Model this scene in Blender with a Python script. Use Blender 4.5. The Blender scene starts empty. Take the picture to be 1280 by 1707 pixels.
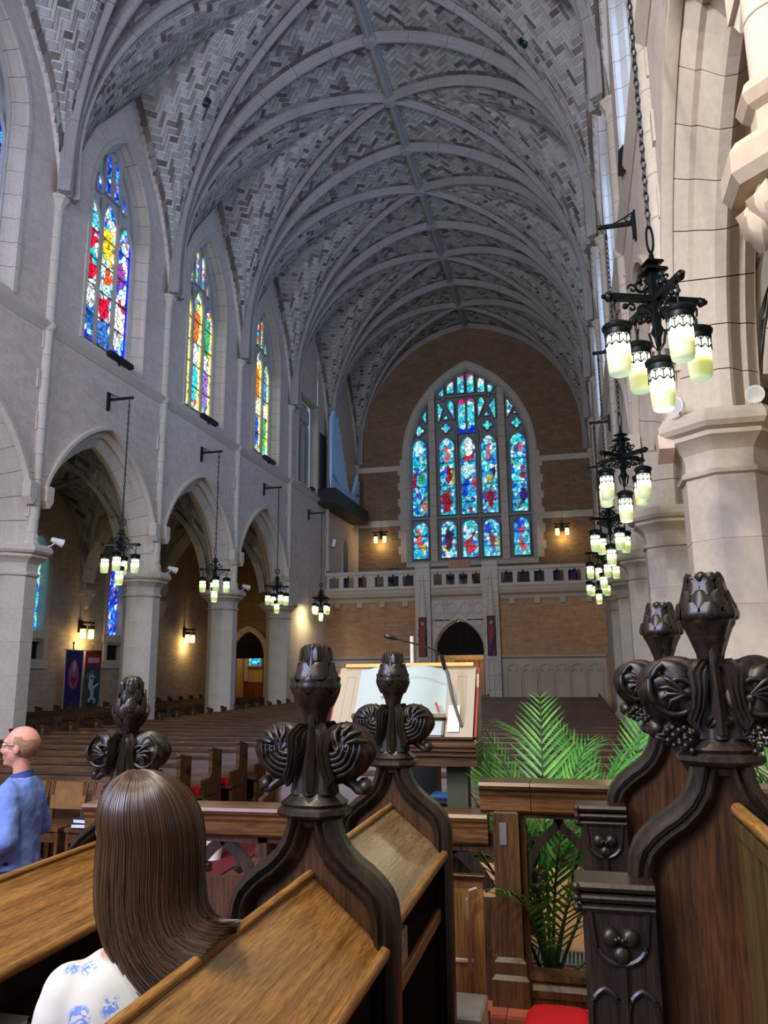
import bpy, math, random
import numpy as np
from mathutils import Vector, Matrix
from math import sin, cos, pi, sqrt, radians
random.seed(7); rng = np.random.default_rng(7)
SC = bpy.context.scene; COL = SC.collection

# ------------------------------------------------------------------ camera
CAM = Vector((5.3, 0.0, 2.2))
YAW, PIT, ROL = 0.2408, 0.2005, -0.0091
Fv = Vector((-sin(YAW)*cos(PIT), cos(YAW)*cos(PIT), sin(PIT)))
R0 = Vector((cos(YAW), sin(YAW), 0)); U0 = R0.cross(Fv)
Rv = cos(ROL)*R0 + sin(ROL)*U0; Uv = -sin(ROL)*R0 + cos(ROL)*U0
cd = bpy.data.cameras.new('camera'); cam = bpy.data.objects.new('camera', cd); COL.objects.link(cam)
cd.lens = 1284.6/1707*36; cd.sensor_width = 36; cd.sensor_fit = 'AUTO'; cd.clip_start = 0.05; cd.clip_end = 300
M = Matrix((Rv, Uv, -Fv)).transposed().to_4x4(); M.translation = CAM; cam.matrix_world = M
SC.camera = cam
# ------------------------------------------------------------------ light and exposure
SC.view_settings.view_transform = 'Standard'; SC.view_settings.look = 'None'
SC.view_settings.gamma = 1.0; SC.view_settings.use_curve_mapping = False
SC.view_settings.exposure = 0.0
W = bpy.data.worlds.new('world'); SC.world = W; W.use_nodes = True
W.node_tree.nodes['Background'].inputs[0].default_value = (0.64, 0.72, 0.96, 1)
W.node_tree.nodes['Background'].inputs[1].default_value = 0.34
def area(name, loc, aim, size, power, color, sizey=None):
    l = bpy.data.lights.new(name, 'AREA'); l.energy = power; l.color = color; l.size = size
    if sizey: l.shape = 'RECTANGLE'; l.size_y = sizey
    o = bpy.data.objects.new(name, l); COL.objects.link(o); o.location = loc
    o.rotation_euler = (Vector(aim)-Vector(loc)).to_track_quat('-Z', 'Y').to_euler()
    return o
def point(name, loc, power, color, rad=.1):
    l = bpy.data.lights.new(name, 'POINT'); l.energy = power; l.color = color; l.shadow_soft_size = rad
    o = bpy.data.objects.new(name, l); COL.objects.link(o); o.location = loc
    return o
# hanging choir lamps above and behind the viewer, and the bright daylit choir windows behind
area('choir_lamp_light', (3.6, -2.0, 8.0), (4.6, 3.5, 1.0), 2.2, 340, (1.0, 0.86, 0.62))
area('crossing_lamp_light', (2.0, 6.0, 9.5), (2.6, 6.2, 0.0), 1.2, 70, (1.0, 0.84, 0.62))
area('choir_window_light', (-3.0, -7.0, 9.0), (-6.0, 20.0, 5.0), 5.0, 3500, (0.62, 0.68, 1.0), 7.0)
area('choir_spot_light', (3.0, 1.0, 9.0), (6.9, 9.2, 5.2), .5, 440, (1.0, 0.91, 0.74))
GLOW_RIGHT = 7.0

# ------------------------------------------------------------------ helpers
def lin(c):
    return tuple(((v/255)/12.92 if v/255 <= .04045 else ((v/255+.055)/1.055)**2.4) for v in c)
def tag(o, label=None, cat=None, group=None, kind=None):
    if label: o['label'] = label
    if cat: o['category'] = cat
    if group: o['group'] = group
    if kind: o['kind'] = kind
    return o
def empty(name, loc=(0, 0, 0), rz=0):
    o = bpy.data.objects.new(name, None); COL.objects.link(o); o.location = loc; o.rotation_euler = (0, 0, rz)
    o.empty_display_size = .1
    return o
def addobj(name, me, parent=None, mat=None):
    o = bpy.data.objects.new(name, me); COL.objects.link(o)
    if parent: o.parent = parent
    return o
def copy_tree(o, parent=None):
    c = o.copy(); COL.objects.link(c)
    if parent: c.parent = parent
    for ch in list(o.children): copy_tree(ch, c)
    return c
class MB:
    def __init__(s): s.v = []; s.f = []; s.m = []
    def add(s, vs, fs, mi=0):
        b = len(s.v); s.v += [tuple(p) for p in vs]
        for f in fs: s.f.append(tuple(i+b for i in f)); s.m.append(mi)
        return s
    def box(s, x0, x1, y0, y1, z0, z1, mi=0):
        vs = [(x, y, z) for z in (z0, z1) for y in (y0, y1) for x in (x0, x1)]
        return s.add(vs, [(0, 2, 3, 1), (4, 5, 7, 6), (0, 1, 5, 4), (2, 6, 7, 3), (0, 4, 6, 2), (1, 3, 7, 5)], mi)
    def cbox(s, x0, x1, y0, y1, z0, z1, c=.01, mi=0):   # box with its upper edges chamfered
        vs = [(x0, y0, z0), (x1, y0, z0), (x1, y1, z0), (x0, y1, z0), (x0, y0, z1-c), (x1, y0, z1-c), (x1, y1, z1-c), (x0, y1, z1-c),
              (x0+c, y0+c, z1), (x1-c, y0+c, z1), (x1-c, y1-c, z1), (x0+c, y1-c, z1)]
        fs = [(3, 2, 1, 0), (8, 9, 10, 11)]
        for a in (0, 4):
            for i in range(4): fs.append((a+i, a+(i+1) % 4, a+4+(i+1) % 4, a+4+i))
        return s.add(vs, fs, mi)
    def prism(s, poly, a0, a1, ax='y', mi=0):
        def P(p, a): return (p[0], a, p[1]) if ax == 'y' else ((a, p[0], p[1]) if ax == 'x' else (p[0], p[1], a))
        n = len(poly); vs = [P(p, a0) for p in poly]+[P(p, a1) for p in poly]
        fs = [tuple(range(n)), tuple(range(2*n-1, n-1, -1))]+[(i, (i+1) % n, (i+1) % n+n, i+n) for i in range(n)]
        return s.add(vs, fs, mi)
    def lathe(s, prof, c=(0, 0, 0), n=16, ph=0, mod=None, sy=1.0, mi=0, caps=True):
        vs = []; fs = []
        for k, (r, z) in enumerate(prof):
            for j in range(n):
                a = ph+2*pi*j/n; rr = r*(mod(a, k/(len(prof)-1)) if mod else 1)
                vs.append((c[0]+rr*cos(a), c[1]+sy*rr*sin(a), c[2]+z))
        for k in range(len(prof)-1):
            for j in range(n): fs.append((k*n+j, k*n+(j+1) % n, (k+1)*n+(j+1) % n, (k+1)*n+j))
        if caps: fs.append(tuple(range(n-1, -1, -1))); fs.append(tuple((len(prof)-1)*n+j for j in range(n)))
        return s.add(vs, fs, mi)
    def sweep(s, path, prof, up=None, side=None, closed=False, pclosed=False, caps=True, mi=0, scale=None):
        """prof points (a,b): a along side, b along up"""
        P = [Vector(p) for p in path]; n = len(P); m = len(prof); vs = []
        for i in range(n):
            if pclosed: T = P[(i+1) % n]-P[i-1]
            else: T = P[min(i+1, n-1)]-P[max(i-1, 0)]
            T = T.normalized() if T.length > 1e-9 else Vector((0, 0, 1))
            if side is not None:
                S = Vector(side(i) if callable(side) else side); S = (S-T*S.dot(T)).normalized(); Uu = S.cross(T)
            else:
                u = Vector(up(i) if callable(up) else up) if up is not None else (Vector((0, 0, 1)) if abs(T.z) < .9 else Vector((0, 1, 0)))
                S = T.cross(u).normalized(); Uu = S.cross(T)
            k = scale[i] if scale else 1
            for a, b in prof: vs.append(P[i]+S*a*k+Uu*b*k)
        fs = []
        for i in range(n if pclosed else n-1):
            i2 = (i+1) % n
            for j in range(m if closed else m-1): fs.append((i*m+j, i*m+(j+1) % m, i2*m+(j+1) % m, i2*m+j))
        if closed and caps and not pclosed: fs.append(tuple(range(m-1, -1, -1))); fs.append(tuple((n-1)*m+j for j in range(m)))
        return s.add(vs, fs, mi)
    def tube(s, path, r, n=8, mi=0, pclosed=False, flat=1.0, up=None):
        prof = [(cos(2*pi*j/n), flat*sin(2*pi*j/n)) for j in range(n)]
        sc = [r]*len(path) if not hasattr(r, '__len__') else list(r)
        return s.sweep(path, prof, up=up, closed=True, pclosed=pclosed, scale=sc, mi=mi)
    def ball(s, c, r, n=10, m=7, mi=0, rz=None, fn=None):
        rx, ry, rzz = (r, r, r) if not hasattr(r, '__len__') else r
        vs = []; fs = []
        for k in range(m+1):
            t = pi*k/m
            for j in range(n):
                a = 2*pi*j/n; d = Vector((sin(t)*cos(a), sin(t)*sin(a), cos(t))); q = fn(d) if fn else 1
                vs.append((c[0]+rx*d.x*q, c[1]+ry*d.y*q, c[2]+rzz*d.z*q))
        for k in range(m):
            for j in range(n): fs.append((k*n+j, (k+1)*n+j, (k+1)*n+(j+1) % n, k*n+(j+1) % n))
        return s.add(vs, fs, mi)
    def mesh(s, name, mats, smooth=False, ang=.7):
        me = bpy.data.meshes.new(name); me.from_pydata(s.v, [], s.f)
        if not isinstance(mats, (list, tuple)): mats = [mats]
        for m in mats: me.materials.append(m)
        if len(mats) > 1: me.polygons.foreach_set('material_index', s.m)
        if smooth:
            me.shade_smooth(); me.set_sharp_from_angle(angle=ang)
        me.update(); return me
    def build(s, name, mats, parent=None, smooth=False, ang=.7):
        return addobj(name, s.mesh(name, mats, smooth, ang), parent)
def setcol(me, cols, dom='FACE'):
    a = me.color_attributes.new('Col', 'FLOAT_COLOR', 'POINT') if dom == 'POINT' else me.attributes.new('Col', 'FLOAT_COLOR', 'FACE')
    a.data.foreach_set('color', np.asarray(cols, dtype=np.float32).ravel())

# ------------------------------------------------------------------ materials
class NT:
    def __init__(s, name):
        s.m = bpy.data.materials.new(name); s.m.use_nodes = True; s.t = s.m.node_tree; s.n = s.t.nodes; s.l = s.t.links
        s.b = s.n['Principled BSDF']; s.out = s.n['Material Output']
    def new(s, t, **k):
        x = s.n.new(t)
        for a, v in k.items():
            if hasattr(x, a): setattr(x, a, v)
            else: x.inputs[a.replace('_', ' ')].default_value = v
        return x
    def link(s, a, b): s.l.new(a, b)
    def coords(s, order='xyz', scale=(1, 1, 1)):
        tc = s.new('ShaderNodeTexCoord'); mp = s.new('ShaderNodeMapping'); mp.inputs['Scale'].default_value = scale
        src = tc.outputs['Object']
        if order != 'xyz':
            sp = s.new('ShaderNodeSeparateXYZ'); cb = s.new('ShaderNodeCombineXYZ'); s.link(src, sp.inputs[0])
            for i, c in enumerate(order): s.link(sp.outputs['xyz'.index(c)], cb.inputs[i])
            src = cb.outputs[0]
        s.link(src, mp.inputs[0]); return mp.outputs[0]
    def noise(s, vec, scale, detail=4, dist=0):
        x = s.new('ShaderNodeTexNoise'); x.inputs['Scale'].default_value = scale; x.inputs['Detail'].default_value = detail
        x.inputs['Distortion'].default_value = dist; s.link(vec, x.inputs['Vector']); return x.outputs['Fac']
    def ramp(s, fac, stops):
        x = s.new('ShaderNodeValToRGB'); e = x.color_ramp.elements
        while len(e) < len(stops): e.new(.5)
        for i, (p, c) in enumerate(stops): e[i].position = p; e[i].color = (*c, 1)
        s.link(fac, x.inputs[0]); return x.outputs[0]
    def mix(s, f, a, b, mode='MIX'):
        x = s.new('ShaderNodeMix', data_type='RGBA', blend_type=mode)
        for inp, v in ((x.inputs[0], f), (x.inputs[6], a), (x.inputs[7], b)):
            if hasattr(v, 'is_linked'): s.link(v, inp)
            else: inp.default_value = (*v, 1) if isinstance(v, tuple) and len(v) == 3 else v
        return x.outputs[2]
    def bump(s, h, strength=.3, dist=.02):
        x = s.new('ShaderNodeBump'); x.inputs['Strength'].default_value = strength; x.inputs['Distance'].default_value = dist
        s.link(h, x.inputs['Height']); s.link(x.outputs[0], s.b.inputs['Normal'])
    def base(s, c):
        if hasattr(c, 'is_linked'): s.link(c, s.b.inputs['Base Color'])
        else: s.b.inputs['Base Color'].default_value = (*c, 1)
    def rough(s, r, spec=.5, metal=0):
        s.b.inputs['Roughness'].default_value = r; s.b.inputs['Specular IOR Level'].default_value = spec; s.b.inputs['Metallic'].default_value = metal
def plain(name, c, r=.6, spec=.4, metal=0, var=.15, sc=6, bump=0):
    t = NT(name); c = lin(c); v = t.coords(); n = t.noise(v, sc, 4)
    t.base(t.ramp(n, [(.3, tuple(x*(1-var) for x in c)), (.7, tuple(min(1, x*(1+var)) for x in c))])); t.rough(r, spec, metal)
    if bump: t.bump(t.noise(v, sc*6, 3), bump, .01)
    return t.m
def m_stone(name, c, var=.10):
    t = NT(name); c = lin(c); v = t.coords(); n = t.noise(v, .9, 5); n2 = t.noise(v, 14, 3)
    a = t.ramp(n, [(.3, tuple(x*(1-var) for x in c)), (.55, c), (.75, tuple(min(1, x*(1+var*.8)) for x in c))])
    t.base(t.mix(.12, a, t.ramp(n2, [(.35, (.35, .33, .3)), (.65, (.8, .78, .74))]), 'OVERLAY')); t.rough(.85, .2); t.bump(n2, .15, .01)
    return t.m
def m_brick(name, order, c1, c2, mortar, bw=.42, bh=.085, flip=1):
    t = NT(name); v = t.coords(order); bt = t.new('ShaderNodeTexBrick')
    t.link(v, bt.inputs['Vector'])
    for k, q in (('Color1', c1), ('Color2', c2), ('Mortar', mortar)): bt.inputs[k].default_value = (*lin(q), 1)
    bt.inputs['Scale'].default_value = 1; bt.inputs['Mortar Size'].default_value = .009; bt.inputs['Brick Width'].default_value = bw; bt.inputs['Row Height'].default_value = bh
    bt.inputs['Bias'].default_value = -.1
    n = t.noise(v, .35, 4); n2 = t.noise(v, 3.5, 4, 1)
    a = t.mix(.35, bt.outputs['Color'], t.ramp(n, [(.35, lin((136, 120, 108))), (.65, lin((180, 166, 150)))]), 'OVERLAY')
    t.base(t.mix(.25, a, t.ramp(n2, [(.4, (.3, .3, .3)), (.6, (.62, .6, .58))]), 'OVERLAY')); t.rough(.9, .15); t.bump(bt.outputs['Fac'], -.4, .008)
    return t.m
def m_wood(name, dark, mid, light, axis='z', rough=.35, ring=7, spec=.5, figure=.35, coat=.0):
    t = NT(name); sc = {'x': (.05, 1, 1), 'y': (1, .045, 1), 'z': (1, 1, .05)}[axis]; v = t.coords(scale=sc)
    n = t.noise(v, ring, 6, 1.2); wv = t.noise(v, ring*7, 4, .3); pore = t.noise(v, ring*26, 2, 0)
    a = t.ramp(n, [(.28, lin(dark)), (.5, lin(mid)), (.72, lin(light))])
    b = t.ramp(wv, [(.36, lin(dark)), (.6, lin(light))]); a = t.mix(figure, a, b)
    p = t.ramp(pore, [(.38, (.25, .22, .18)), (.52, (1, 1, 1))]); a = t.mix(.55, a, p, 'MULTIPLY')
    t.base(a); t.rough(rough, spec); t.b.inputs['Coat Weight'].default_value = coat; t.b.inputs['Coat Roughness'].default_value = .2
    t.bump(wv, .12, .004); return t.m
def m_attr(name, r=.85, spec=.2, emit=0.0, var=.2, vs=9):
    t = NT(name); a = t.new('ShaderNodeAttribute'); a.attribute_name = 'Col'
    if emit:
        t.base((0, 0, 0)); t.rough(.25, .3)
        vo = t.new('ShaderNodeTexVoronoi', feature='DISTANCE_TO_EDGE'); vo.inputs['Scale'].default_value = vs
        t.link(t.coords(), vo.inputs['Vector'])
        lead = t.ramp(vo.outputs['Distance'], [(.02, (.12, .12, .15)), (.09, (1, 1, 1))])
        t.link(t.mix(1.0, a.outputs['Color'], lead, 'MULTIPLY'), t.b.inputs['Emission Color']); t.b.inputs['Emission Strength'].default_value = emit
    else:
        n = t.noise(t.coords(), 5, 4); t.base(t.mix(var, a.outputs['Color'], t.ramp(n, [(.3, (.2, .2, .2)), (.7, (.75, .75, .75))]), 'OVERLAY')); t.rough(r, spec)
    return t.m
def m_emit(name, c, s, grad=None):
    t = NT(name); t.base(lin(c)); t.rough(.3, .4); t.b.inputs['Emission Color'].default_value = (*lin(c), 1); t.b.inputs['Emission Strength'].default_value = s
    return t.m
STONE = m_stone('pale_limestone', (196, 186, 168)); STONE_B = m_stone('warm_limestone', (184, 170, 146)); STONE_D = m_stone('grey_rib_stone', (156, 152, 143))
BR_SIDE = m_brick('side_wall_brick', 'yzx', (212, 202, 190), (206, 194, 182), (215, 206, 196))
BR_WEST = m_brick('west_wall_brick', 'xzy', (142, 120, 94), (124, 102, 78), (150, 132, 108))
TILE = m_attr('vault_tile_colours'); MORTAR = plain('vault_mortar', (206, 202, 192), .9, .1)
GLASS_W = m_attr('west_stained_glass', emit=1.7, vs=9); GLASS_L = m_attr('side_stained_glass', emit=2.3, vs=6)
GLASS_R = m_emit('daylit_blue_glass', (150, 190, 255), GLOW_RIGHT)
DARKW = m_wood('dark_carved_oak', (12, 9, 7), (33, 25, 18), (62, 48, 36), 'z', .38, 9, .5)
PANW = m_wood('stall_panel_oak', (36, 22, 12), (66, 42, 23), (94, 62, 35), 'z', .40, 9, .45)
OAK_Y = m_wood('honey_oak_board', (104, 66, 26), (156, 108, 52), (186, 138, 76), 'y', .3, 16, .5, .4)
OAK_G = m_wood('greyed_oak_board', (104, 86, 58), (140, 118, 82), (164, 142, 104), 'y', .22, 16, .6, .3)
RAILW = m_wood('rail_oak', (48, 30, 16), (86, 56, 29), (126, 88, 50), 'x', .28, 6, .5)
POSTW = m_wood('post_oak', (34, 22, 12), (68, 45, 24), (100, 70, 40), 'z', .4, 8, .45)
PEWW = m_wood('pew_oak', (44, 30, 18), (80, 56, 34), (112, 82, 52), 'x', .36, 5, .4)
IRON = plain('wrought_iron', (22, 28, 30), .45, .5, .6, .3, 20)
BLACK = plain('black_plastic', (14, 14, 16), .4, .5)
WHITE = plain('white_metal', (225, 224, 218), .4, .5)
# ================================================================== the building
BAY = 5.3; Y0 = 14.596
def YP(i): return Y0+BAY*i
XFL, XBL, XFR, XBR = -6.4, -7.3, 6.6, 7.5
XC, HW = .1, 6.4
YG, YW = YP(4), YP(5)
def struct(o, label=None):
    o['kind'] = 'structure'
    if label: o['label'] = label
    return o
def arcz(d, hw, rise, zs, off=0):
    e = (rise*rise-hw*hw)/(2*hw); r = hw+e+off; v = r*r-(abs(d)+e)**2
    return zs+sqrt(v) if v > 0 else zs
def arcpath(hw, rise, zs, n=9, off=0, z0=None):
    """points (d, z) left foot -> apex -> right foot of a pointed arch, with vertical stilt from z0"""
    e = (rise*rise-hw*hw)/(2*hw); r = hw+e+off; a1 = math.acos(e/r); out = []
    if z0 is not None and z0 < zs: out.append((-(hw+off), z0))
    for k in range(n+1):
        a = a1*k/n; out.append((e-r*cos(a), zs+r*sin(a)))
    return out+[(-d, z) for d, z in out[-2::-1]]
def nrm2(path):
    out = []
    for i in range(len(path)):
        a = Vector(path[max(i-1, 0)]); b = Vector(path[min(i+1, len(path)-1)]); t = (b-a).normalized(); out.append(Vector((-t.y, t.x)))
    mid = len(path)//2
    if abs(path[mid][0]) < 1e-6: out[mid] = Vector((0, 1))
    return out
def strip(mb, put, us, lo, hi, mi=0):
    for a, b in zip(us[:-1], us[1:]):
        la, lb, ha, hb = lo(a), lo(b), hi(a), hi(b)
        if ha-la < 1e-4 and hb-lb < 1e-4: continue
        mb.add([put(a, la), put(b, lb), put(b, hb), put(a, ha)], [(0, 1, 2, 3)], mi)
def lin_s(a, b, n): return [a+(b-a)*k/n for k in range(n+1)]
AH, AR, AZ = 2.17, 3.05, 4.95          # arcade arch: half width, rise, springing
LUN = [(0, 18.5), (.82, 17.4), (1.74, 16.2), (2.18, 15.2), (2.45, 14.4), (2.65, 13.55)]
def zlun(d):
    d = min(abs(d), 2.65)
    for (a, za), (b, zb) in zip(LUN[:-1], LUN[1:]):
        if d <= b: return za+(zb-za)*(d-a)/(b-a)
    return 13.55
def zbar(x):
    d = min(abs(x-XC), HW); return 14.5+sqrt(max(0, 7.03**2-(d+.63)**2))

# ---- side walls of the nave
def pieces_arch(name, label, hw, rise, zs, prof, put, n_side, parent, mat, z0=None, gap=.006, per=3):
    """voussoirs: prof points (d outward, t into the wall); put(u, z, t) -> world"""
    pth = arcpath(hw, rise, zs, n_side*per, 0, None); nr = nrm2(pth)
    tot = len(pth)-1
    for k in range(0, tot, per):
        vs = []; m = len(prof); idx = list(range(k, min(k+per, tot)+1)); fs = []
        for q, i in enumerate(idx):
            sh = gap if q == 0 else (-gap if q == len(idx)-1 else 0)
            t = Vector((nr[i].y, -nr[i].x))
            for d, w in prof:
                p = Vector(pth[i])+nr[i]*d+t*sh; vs.append(put(p.x, p.y, w))
        for q in range(len(idx)-1):
            for j in range(m-1): fs.append((q*m+j, q*m+j+1, (q+1)*m+j+1, (q+1)*m+j))
        fs += [tuple(range(m)), tuple(range((len(idx)-1)*m, len(idx)*m))]
        MB().add(vs, fs).build(name, mat, parent)
    if z0 is not None and z0 < zs:
        nb = max(1, round((zs-z0)/.62)); h = (zs-z0)/nb
        for s in (-1, 1):
            for b in range(nb):
                vs = []; m = len(prof)
                for z in (z0+b*h+gap, z0+(b+1)*h-gap):
                    for d, w in prof: vs.append(put(s*(hw+d), z, w))
                fs = [(j, j+1, m+j+1, m+j) for j in range(m-1)]+[tuple(range(m)), tuple(range(m, 2*m))]
                MB().add(vs, fs).build('jamb_stone', mat, parent)
ARCH_PROF = [(.5, .02), (.41, 0), (.41, .03), (.24, .16), (.24, .22), (.04, .36), (0, .40), (0, .52), (.04, .56), (.24, .70), (.24, .76), (.41, .9), (.5, .88)]
HOOD_PROF = [(.395, 0.02), (.395, -.03), (.44, -.10), (.52, -.10), (.54, -.05), (.54, .02)]
WIN_PROF = [(.28, .02), (.16, 0), (.14, -.03), (.02, -.03), (0, .02), (0, .10), (-.10, .22), (-.10, .27), (-.2, .46), (-.2, .62)]
bays = {}
for side, XF, XB, sg in (('left', XFL, XBL, -1), ('right', XFR, XBR, 1)):
    mb = MB()
    for i in range(-3, 5):
        ya, yb = YP(i), YP(i+1); ym = (ya+yb)/2
        arch = i < 3; us = sorted(set([ya, yb]+[ym+d for d in lin_s(-2.58, 2.58, 24)]))
        pf = lambda u, z: (XF, u, z); pb = lambda u, z: (XB, u, z)
        lo = (lambda u: arcz(u-ym, AH, AR, AZ, .40)) if arch else (lambda u: 0.0)
        lo2 = (lambda u: max(AZ-.2, lo(u))) if arch else lo
        strip(mb, pf, us, lo2, lambda u: 10.3); strip(mb, pb, us, lo2, lambda u: 9.6)
        win = i < 3
        if win:
            usw = sorted(set([ya, yb]+[ym+d for d in lin_s(-1.35, 1.35, 16)]+lin_s(ya, yb, 10)))
            top = lambda u: zlun(u-ym)+.5
            strip(mb, pf, [u for u in usw if u <= ym-1.349], lambda u: 10.3, top)
            strip(mb, pf, [u for u in usw if u >= ym+1.349], lambda u: 10.3, top)
            strip(mb, pf, [u for u in usw if abs(u-ym) < 1.351], lambda u: arcz(u-ym, 1.35, 2.4, 14.6, .1), top)
        elif i == 3:
            yo = ym-.35; usw = sorted(set([yo-1.3, yo+1.3]+lin_s(ya, yb, 14)))
            top = lambda u: zlun(u-ym)+.5
            strip(mb, pf, usw, lambda u: 10.3, lambda u: 10.45 if abs(u-yo) < 1.31 else top(u))
            strip(mb, pf, [u for u in usw if abs(u-yo) < 1.31], lambda u: 14.7, top)
        else: strip(mb, pf, lin_s(ya, yb, 14), lambda u: 10.3, lambda u: zlun(u-ym)+.5)
    wall = mb.build('wall_'+side, BR_SIDE); struct(wall, 'long nave wall of buff brick above the arcade')
    bays[side] = wall
    # string course
    s = MB()
    c = XF
    s.sweep([(c, YP(-2)-2, 10.18), (c, YW, 10.18)], [(-.05, -.16), (.02, -.16), (.05, -.1), (.13, -.02), (.15, .04), (.11, .08), (.04, .12), (.02, .18), (-.05, .2)] if sg > 0 else
            [(.05, -.16), (-.02, -.16), (-.05, -.1), (-.13, -.02), (-.15, .04), (-.11, .08), (-.04, .12), (-.02, .18), (.05, .2)], side=(1, 0, 0) , caps=False)
    o = s.build('trim_1', STONE, smooth=True)
    # keep the moulding on the room side
    me = o.data
    xs = [v.co.x for v in me.vertices]
    if (sum(xs)/len(xs)-c)*sg > 0:
        for v in me.vertices: v.co.x = 2*c-v.co.x
    struct(o, 'moulded stone string course under the windows')
    for i in range(-2, 3):
        ym = YP(i)+BAY/2
        if side == 'left' and i < -1: pass
        putw = (lambda u, z, t, ym=ym: (XF+sg*t, ym+u, z))
        a = empty('nave_arch'); struct(a, 'pointed stone arcade arch between two piers')
        pieces_arch('voussoir', None, AH, AR, AZ, ARCH_PROF, putw, 8, a, STONE)
        hp = arcpath(AH, AR, AZ, 16); hn = nrm2(hp); vs = []; fs = []; m = len(HOOD_PROF); sel = [k for k in range(len(hp)) if hp[k][1] > 6.1]
        for k in sel:
            for d, w in HOOD_PROF:
                p = Vector(hp[k])+hn[k]*d; vs.append(putw(p.x, p.y, w))
        for q in range(len(sel)-1):
            for j in range(m-1): fs.append((q*m+j, q*m+j+1, (q+1)*m+j+1, (q+1)*m+j))
        h = MB().add(vs, fs)
        h.build('hood_mould', STONE, a, True)
        for e in (0, -1):
            p = Vector(hp[sel[e]])+hn[sel[e]]*.47; st = MB(); x0, x1 = sorted((XF-sg*.2, XF+sg*.02))
            st.cbox(x0, x1, ym+p.x-.12, ym+p.x+.12, p.y-.34, p.y+.02, .03)
            st.prism([(ym+p.x-.12, p.y-.34), (ym+p.x+.12, p.y-.34), (ym+p.x, p.y-.5)], x0+.03, x1, 'x')
            st.build('hood_stop', STONE, a)

# ---- piers and wall shafts
def oct_prof(mb, c, prof, ph=pi/8): mb.lathe(prof, c, 8, ph)
def scp(prof): return [(r/cos(pi/8), z) for r, z in prof]
drum = MB(); oct_prof(drum, (0, 0, 0), scp([(.462, .004), (.47, .012), (.47, .708), (.462, .716)])); drum_me = drum.mesh('drum_stone', STONE)
capm = MB(); oct_prof(capm, (0, 0, 0), scp([(.46, 0), (.51, .02), (.52, .06), (.47, .10), (.47, .20), (.49, .28), (.55, .36), (.64, .42), (.64, .47), (.70, .50), (.74, .55), (.74, .62), (.70, .67), (.69, .70)]))
cap_me = capm.mesh('capital', STONE, True, .35)
basm = MB(); oct_prof(basm, (0, 0, 0), scp([(.66, 0), (.66, .32), (.62, .36), (.60, .42), (.60, .50), (.55, .54), (.52, .60), (.47, .66), (.47, .70)])); base_me = basm.mesh('base', STONE, True, .35)
def pier(x, y, lab):
    e = empty('stone_pier', (x, y, 0)); struct(e, lab)
    addobj('base', base_me, e)
    for k in range(5):
        o = addobj('drum_stone', drum_me, e); o.location = (0, 0, .70+.71*k)
    o = addobj('capital', cap_me, e); o.location = (0, 0, 4.25)
    return e
SH = []
sh_seg = MB(); sh_seg.lathe([(.135, .003), (.14, .009), (.14, .591), (.135, .597)], n=16); seg_me = sh_seg.mesh('shaft_stone', STONE, True, .5)
ringm = MB(); ringm.lathe([(.14, -.12), (.17, -.08), (.2, 0), (.2, .06), (.16, .10), (.14, .14)], n=18); ring_me = ringm.mesh('shaft_ring', STONE, True, .5)
scap = MB(); scap.lathe([(.14, -.42), (.17, -.40), (.17, -.36), (.145, -.33), (.16, -.2), (.23, -.08), (.26, -.06), (.27, 0), (.25, .03)], n=8, ph=pi/8); scap_me = scap.mesh('shaft_capital', STONE, True, .4)
sbase = MB(); sbase.lathe([(.2, 0), (.2, .08), (.17, .12), (.18, .2), (.15, .26), (.14, .3)], n=12); sbase_me = sbase.mesh('shaft_base', STONE, True, .4)
qm = MB(); qm.cbox(-.2, .2, -.27, .27, 0, .35, .01); 
for side, XF, PX, sg in (('left', XFL, -6.78, -1), ('right', XFR, 7.08, 1)):
    for i in range(-2, 6):
        y = YP(i)
        if i <= 3 and not (i == -2): pier(PX, y, 'octagonal limestone pier of the nave arcade')
        if i == -2: pier(PX+.1, y, 'octagonal limestone pier of the nave arcade')
        e = empty('wall_shaft', (XF-sg*-.02, y, 0)); struct(e, 'round stone wall shaft carrying the vault ribs')
        zb = 4.95 if i <= 3 else 6.9
        if i > -2: o = addobj('shaft_base', sbase_me, e); o.location = (0, 0, zb)
        else: zb = 4.75
        z = zb+.3
        while z < 13.1:
            if z < 12.55 or True:
                o = addobj('shaft_stone', seg_me, e); o.location = (0, 0, z); o.scale = (1, 1, min(1, (13.15-z)/.6))
            z += .6
        o = addobj('shaft_ring', ring_me, e); o.location = (0, 0, 10.18)
        o = addobj('shaft_capital', scap_me, e); o.location = (0, 0, 13.55)
        if i > -2:
            z = 5.6; k = 0
            while z < 9.8:
                q = MB(); w = .26 if k % 2 else .18; q.cbox(-.05, .05, -w, w, 0, .45, .006)
                o = addobj('quoin_stone', q.mesh('quoin_stone', STONE), e); o.location = (-sg*.0, 0, z); z += 1.0; k += 1
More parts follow.
